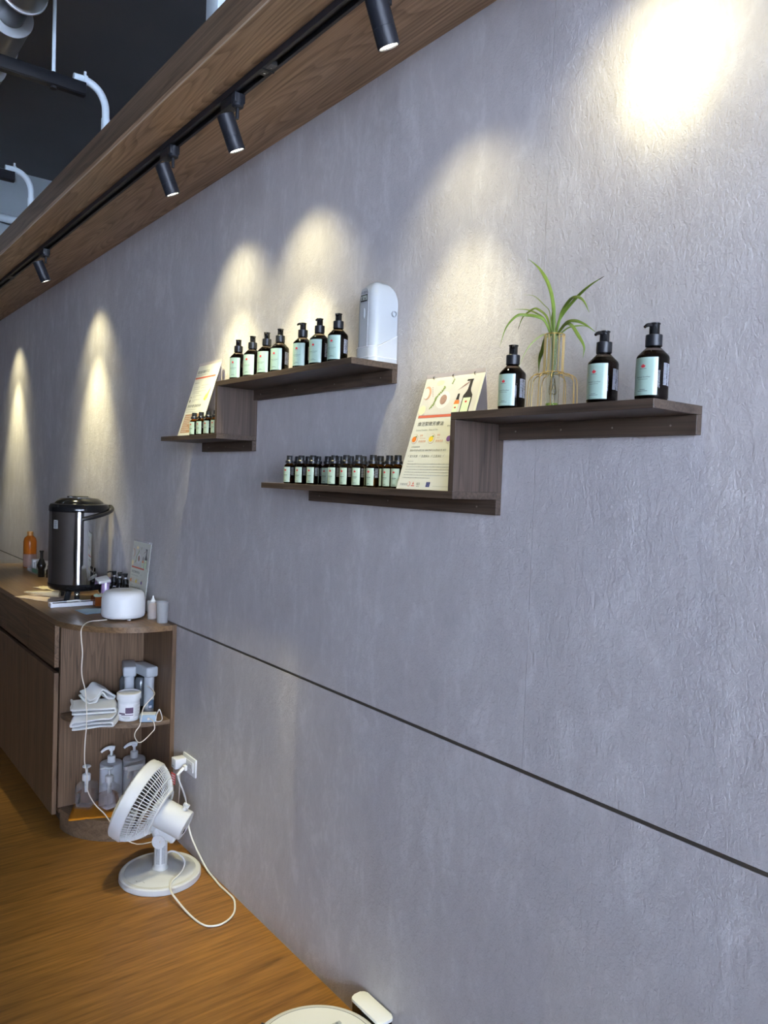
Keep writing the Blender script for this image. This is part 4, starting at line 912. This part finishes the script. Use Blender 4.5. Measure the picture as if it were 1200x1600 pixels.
# ------------------------------------------------------------------ base of the corner unit
def base_items():
    ZB = .0864
    o = wavy('orange_cloth', M('orange_microfibre', (.60,.22,.008), .95, bump=.5, bscale=500), -.232, 3.198, ZB, .215, .17, -.42, .006, .003, 5.5, 'folded orange cloth under the clear pump bottles', 'cloth')
    zt = ZB + .0095
    cg = M('clear_bottle_plastic', (.65,.64,.64), .04, alpha=.09); wa = M('clear_liquid', (.90,.82,.79), .02, trans=1, ior=1.15)
    for i, (x, y, rz, lab, sp) in enumerate(((-.274,3.235,48,'square clear pump bottle on the orange cloth, left one',70),(-.202,3.168,16,'square clear pump bottle on the orange cloth, right one',-15))):
        e = thing('clear_pump_bottle', lab, 'bottle', (x,y,zt), math.radians(rz), 'clear pump bottles on the orange cloth')
        b = G().box(-.036,.036,-.036,.036,0,.100,.009,3).obj('bottle_body', cg, e)
        G().lathe([(.030,.099),(.028,.104),(.0135,.109),(.0135,.118)], 28).obj('shoulder', cg, b)
        G().box(-.031,.031,-.031,.031,.007,.066,.006,3).obj('liquid', wa, b)
        c = G().lathe([(0,.112),(.0165,.112),(.017,.114),(.017,.136),(.0150,.138),(.012,.139),(.006,.141),(0,.141)], 28).obj('collar', WHITE, e)
        G().cyl((0,0,.139),(0,0,.165),.0048,seg=14).obj('pump_stem', WHITE, e)
        G().cyl((0,0,.060),(0,0,.112),.0065,.0085,seg=14).obj('dip_tube', WHITE2, e)
        h = G().sphere((0,0,.170),.0175,20,(1,1,.36)); h.tube([(0,0,.171),(-.018,0,.172),(-.036,0,.169)], lambda t: .006-.0025*t, 10, 4)
        h = h.obj('pump_head', WHITE, e); h.rotation_euler.z = math.radians(sp-rz)
    for i, (x, y, rz, lab) in enumerate(((-.168,3.246,15,'round white pump bottle against the back panel, left one'),(-.070,3.246,5,'round white pump bottle half hidden by the fan'))):
        e = thing('white_pump_bottle', lab, 'bottle', (x,y,ZB), math.radians(rz), 'round white pump bottles on the base')
        R = .047
        G().lathe([(0,0),(R-.003,0),(R,.004),(R,.168),(R-.002,.1725),(R-.006,.1745),(0,.1750)], 44).obj('bottle_body', M('bluish_white_plastic', (.64,.67,.73), .4) if i == 0 else M('milky_plastic', (.60,.60,.62), .4), e)
        G().lathe([(0,.174),(.0165,.174),(.017,.176),(.0165,.200),(.014,.203),(0,.203)], 28).obj('collar', WHITE, e)
        G().cyl((0,0,.202),(0,0,.226),.0055,seg=14).obj('pump_stem', WHITE, e)
        h = G().tube([(.012,0,.233),(0,0,.236),(-.018,0,.235),(-.032,0,.228),(-.042,0,.219)], lambda t: .0095-.0045*t, 12, 4).cyl((0,0,.224),(0,0,.236),.010,.012,16).obj('pump_head', WHITE, e)
        h.rotation_euler.z = math.radians(-18-rz)
    e = thing('trigger_sprayer', 'white trigger spray nozzle tucked behind the fan rim', 'sprayer', (-.098, 3.128, ZB))
    G().lathe([(0,0),(.026,0),(.027,.003),(.027,.12),(.016,.142),(.012,.146),(0,.146)], 28).obj('bottle_body', M('milky_plastic'), e)
    G().cyl((0,0,.144),(0,0,.166),.016,seg=20).obj('collar', WHITE2, e)
    G().box(-.045,.022,-.011,.011,.166,.190,.004).obj('spray_head', WHITE2, e); G().box(-.058,-.044,-.008,.008,.172,.188,.002).obj('nozzle', WHITE2, e)
    G().tube([(-.030,0,.168),(-.040,0,.150),(-.040,0,.135)], .005, 8, 3).obj('trigger', WHITE2, e)
base_items()

# ------------------------------------------------------------------ desk fan
def fan():
    e = thing('desk_fan', 'white desk fan standing on the floor by the wall', 'fan', (-.164, 2.697, 0))
    fw = M('fan_white_plastic', (.60,.61,.615), .38); org = Vector(e.location)
    base = G().lathe([(0,.001),(.146,.001),(.148,.004),(.147,.021),(.1425,.0255),(.136,.0265),(.128,.0258),(.126,.0270),(.06,.031),(.03,.033),(0,.033)], 72).obj('base', fw, e)
    G().lathe([(.030,.030),(.030,.036),(.026,.040),(.0245,.044),(.0235,.120),(.0235,.150),(0,.152)], 32).obj('pole', fw, e)
    n = Vector((-.652,.648,.395)).normalized(); up = (Vector((0,0,1))-n*n.z).normalized(); sd = up.cross(n)
    piv = Vector((0,0,.140)); Hc = piv + .155*n + .092*up
    H = Matrix((sd, up, n)).transposed().to_4x4(); H.translation = Hc        # local z: the way the fan blows
    # pole slots facing the camera
    va = math.atan2(-2.697, -1.11)
    ps = G()
    for k in range(16): 
        for j in (-1,1):
            a = va + j*.42
            ps.box(-.0068,.0068,-.0012,.0012,-.0010,.0010, mat=Matrix.Translation((.0240*math.cos(a),.0240*math.sin(a),.058+.0042*k)) @ Matrix.Rotation(a+PI/2,4,'Z'))
    ps.obj('pole_vents', M('vent_grey', (.36,.37,.38), .6), e, 0, kind='stuff')
    G().cyl((.0235*math.cos(va),.0235*math.sin(va),.142),(.0265*math.cos(va),.0265*math.sin(va),.142),.0058,seg=16).obj('pivot_screw', CHROME, e)
    G().cyl(piv-sd*.0255, piv+sd*.0255, .0255, seg=28).obj('pivot_joint', fw, e)
    R = .150
    head = bpy.data.objects.new('fan_head', None); COL.objects.link(head); head.parent = e; head.matrix_local = H
    G().lathe([(R-.012,.012),(R-.004,.012),(R,.008),(R+.001,-.004),(R+.0005,-.0055),(R+.0022,-.0060),(R+.0026,-.030),(R-.001,-.036),(R-.008,-.037),(R-.012,-.034)], 96).obj('rim', fw, head)
    # rear grille: meridian ribs and rings, kept as one part
    g = G(); NR = 76
    prof = [(R-.003,-.034),(R-.010,-.050),(R-.026,-.074),(R-.048,-.096),(R-.068,-.110)]
    for k in range(NR):
        a = 2*PI*k/NR; c, s = math.cos(a), math.sin(a)
        g.tube([(r*c, r*s, z) for r, z in prof], .0017, 5, 2)
    def ring(r, z, q): g.tube([(r*math.cos(2*PI*k/60), r*math.sin(2*PI*k/60), z) for k in range(61)], q, 6, 1)
    for r, z, q in ((R-.0135,-.056,.0015),(R-.033,-.082,.0018),(R-.054,-.101,.0018)): ring(r, z, q)
    g.obj('rear_grille', fw, head, 50, kind='stuff')
    G().lathe([(R-.066,-.107),(R-.066,-.114),(R-.074,-.117),(R-.078,-.112),(R-.078,-.100)], 64).obj('grille_hub', fw, head)
    g = G(); NF = 60
    for k in range(NF):
        a = 2*PI*k/NF; c, s = math.cos(a), math.sin(a)
        g.tube([(r*c, r*s, z) for r, z in ((R-.006,.010),(R-.03,.022),(.08,.030),(.034,.033))], .0012, 4, 2)
    g.obj('front_grille', fw, head, 50, kind='stuff')
    G().lathe([(0,.030),(.034,.031),(.036,.034),(.033,.038),(0,.040)], 40).obj('front_badge', fw, head)
    bl = M('fan_blade_grey', (.05,.052,.056), .35)
    for k in range(3):
        g = G(); a0 = 2*PI*k/3
        def fnb(u, v):
            r = .022+u*(R-.048); a = a0 + (v-.5)*(1.25-.15*u) + u*.25; return (r*math.cos(a), r*math.sin(a), -.030+(v-.5)*-.038*(1-.2*u))
        g.grid(10, 10, fnb); o = g.obj('blade', bl, head, 60); sm = o.modifiers.new('thickness','SOLIDIFY'); sm.thickness = .0018
    G().lathe([(0,-.005),(.022,-.006),(.026,-.012),(.026,-.05),(0,-.05)], 32).obj('blade_hub', bl, head)
    mo = G().lathe([(0,-.085),(.050,-.085),(.0535,-.110),(.0535,-.216),(.0525,-.219),(.050,-.2205),(.0465,-.2205),(.046,-.219),(0,-.219)], 56).obj('motor_housing', fw, head)
    for k in range(3):
        G().tube([(.030*math.cos(a),.030*math.sin(a),-.2195) for a in [math.radians(248+j*8+k*0) for j in range(6)]] if k == 0 else [((.030-.007*k)*math.cos(a),(.030-.007*k)*math.sin(a),-.2195) for a in [math.radians(250+j*9) for j in range(5)]], .0015, 6, 2).obj('vent_slot', BLACK, mo)
    kn = G().cyl((0,.048,-.188),(0,.066,-.188),.011,.0105,seg=18).box(-.004,.004,.064,.078,-.200,-.176,.002).obj('swing_knob', fw, mo)
    ar = G(); ar.box(-.020,.020,-.078,-.046,-.205,-.095,.008,3); ar.obj('neck_block', fw, head)
    G().tube([(0,-.060,-.120),(0,-.078,-.140),(0,-.095,-.152)], lambda t: .023, 16, 3).obj('neck_arm', fw, head)
    wc = M('white_cord', (.76,.76,.74), .45)
    CORD=[(-.142,2.690,.085),(-0.119,2.700,0.082),(-0.095,2.695,0.068),(-0.083,2.670,0.050),(-0.098,2.640,0.037),(-0.126,2.611,0.034),(-0.160,2.586,0.033),(-0.182,2.560,0.033),(-0.195,2.522,0.030),(-0.192,2.482,0.020),(-0.187,2.421,0.010),(-0.180,2.360,0.005),(-0.170,2.313,0.0045),(-0.152,2.289,0.0045),(-0.118,2.281,0.0045),(-0.082,2.294,0.0045),(-0.050,2.322,0.0045),(-0.026,2.365,0.0045),(-0.014,2.400,0.0045),(-0.013,2.442,0.0045),(-0.014,2.505,0.0045),(-0.010,2.566,0.0045),(-0.0095,2.620,0.010),(-0.0100,2.675,0.030),(-0.010,2.73,0.055),(-0.011,2.775,0.085),(-.0125,2.81,.14),(-.02,2.815,.22),(-.05,2.806,.295),(-.058,2.803,.322),(-.048,2.806,.340),(-.036,2.808,.345)]
    G().tube([Vector(p)-org for p in CORD], .0034, 8, 4).obj('power_cord', wc, e)
    pl = G().cyl(Vector((-.062,2.803,.325))-org, Vector((-.034,2.8095,.346))-org, .0045,.0065, 12); pl.box(-.034,-.0215,2.7985,2.8195,.3365,.3565,.003, mat=Matrix.Translation(-org)); pl.obj('plug', wc, e)
    t = frame(Vector((-.072,2.838,.330))-org, (.45,-.85,-.25), (.1,.25,-1))
    tg = G().box(0,.022,0,.052,0,.0006,mat=t).obj('cord_tag', M('red_tag', (.75,.12,.10), .6), e, 0)
    g = G()
    for k in range(4): rect(g,.003,.019,.008+.011*k,.014+.011*k,-.0004)
    bmesh.ops.transform(g.b, matrix=t, verts=g.b.verts); g.obj('tag_print', M('pale_pink_print', (.75,.62,.62), .6), tg, 0)
    # lighter strips on the base come from the light; a few scuffs
    for k, (a, r) in enumerate(((3.5,.112),(3.75,.105),(4.3,.09))):
        G().box(-.006,.006,-.0008,.0008,0,.0004,mat=Matrix.Translation((r*math.cos(a),r*math.sin(a),.0285)) @ Matrix.Rotation(a+1.2,4,'Z')).obj('scuff', M('scuff_grey', (.3,.3,.3), .7), base, 0)
fan()

def outlet():
    e = thing('wall_outlet', 'white wall outlet plate low on the wall beside the cabinet', 'outlet', (-.0005, 2.817, .315))
    G().box(-.008, 0, -.060, .060, 0, .072, .003).obj('plate', WHITE2, e)
    G().box(-.0105, -.0075, -.042, .042, .016, .056, .001).obj('socket_block', WHITE, e)
    for y in (-.010, -.022):
        G().box(-.0112, -.0104, y-.0012, y+.0012, .028, .044).obj('slot', INK, e, 0)
    a = thing('charger_cube', 'white cube charger plugged into the wall outlet', 'charger', (-.0118, 2.853, .336))
    G().box(-.046, 0, -.021, .021, 0, .040, .003).obj('cube', WHITE, a)
    G().box(-.0468, -.0458, -.006, .006, .008, .013).obj('port', M('port_grey', (.3,.3,.3), .5), a, 0)
outlet()

# ------------------------------------------------------------------ robot vacuum and dock
def robot():
    e = thing('robot_vacuum', 'round white robot vacuum on the floor at the bottom edge', 'robot vacuum', (-.228, 1.532, .002))
    R = .173
    G().lathe([(0,.008),(R-.012,.008),(R-.004,.014),(R,.03),(R,.072),(R-.002,.080),(R-.008,.0845),(R-.0175,.0852),(R-.018,.0842)], 96).obj('shell', WHITE, e)
    G().lathe([(R-.0185,.0842),(R-.0185,.0850),(R-.021,.0853),(0,.0856)], 96).obj('top_cover', M('white_gloss_top', (.82,.83,.82), .22), e)
    G().lathe([(R-.0200,.0851),(R-.0200,.0858),(R-.0180,.0858),(R-.0180,.0851)], 96).obj('cover_seam', M('seam_grey', (.32,.33,.34), .5), e)
    t = G().lathe([(0,.085),(.047,.085),(.048,.0865),(.047,.094),(.044,.0955),(0,.0958)], 64, (.03,-.01,0)).obj('lidar_tower', WHITE, e)
    b = G().box(.078,.104,.040,.052,.0855,.0872,.0012,2).obj('button_panel', M('grey_button', (.45,.48,.51), .4), e)
    G().cyl((.092,.046,.087),(.092,.046,.0879),.0042,seg=16).obj('button', M('dark_button', (.25,.28,.32), .4), b)
    for k in range(4):
        a = math.radians(60+90*k); G().lathe([(0,-.0015),(.02,-.0015),(.02,.0085),(0,.0085)], 16, (.11*math.cos(a),.11*math.sin(a),0)).obj('wheel', BLACK, e)
    a = math.radians(112)
    G().box(-.0012,.0012,R-.020,R+.0008,.060,.0866,mat=Matrix.Rotation(a-PI/2,4,'Z')).obj('bumper_gap', M('dark_gap', (.05,.05,.05), .6), e, 0)
    d = thing('charging_dock', 'white and black charging dock against the wall', 'dock', (-.006, 1.567, .001))
    def rr(x0, x1, y0, y1, r, n=6):
        pts = []
        for cx, cy, a0 in ((x1-r,y1-r,0),(x0+r,y1-r,PI/2),(x0+r,y0+r,PI),(x1-r,y0+r,1.5*PI)):
            pts += [(cx+r*math.cos(a0+PI/2*k/n), cy+r*math.sin(a0+PI/2*k/n)) for k in range(n+1)]
        return pts
    G().prism(rr(-.050,0,-.0675,.0675,.014), .089, .097, bev=.003).obj('top_cap', M('white_gloss_top'), d)
    G().prism(rr(-.048,-.001,-.065,.065,.012), .0, .0888).obj('black_front', BLACKG, d)
    G().box(-.10,-.046,-.055,.055,0,.006,.002).obj('foot_plate', BLACK, d)
    G().box(-.0475,-.046,-.022,.022,.02,.035,.0005).obj('contact_window', M('dark_button'), d)
robot()
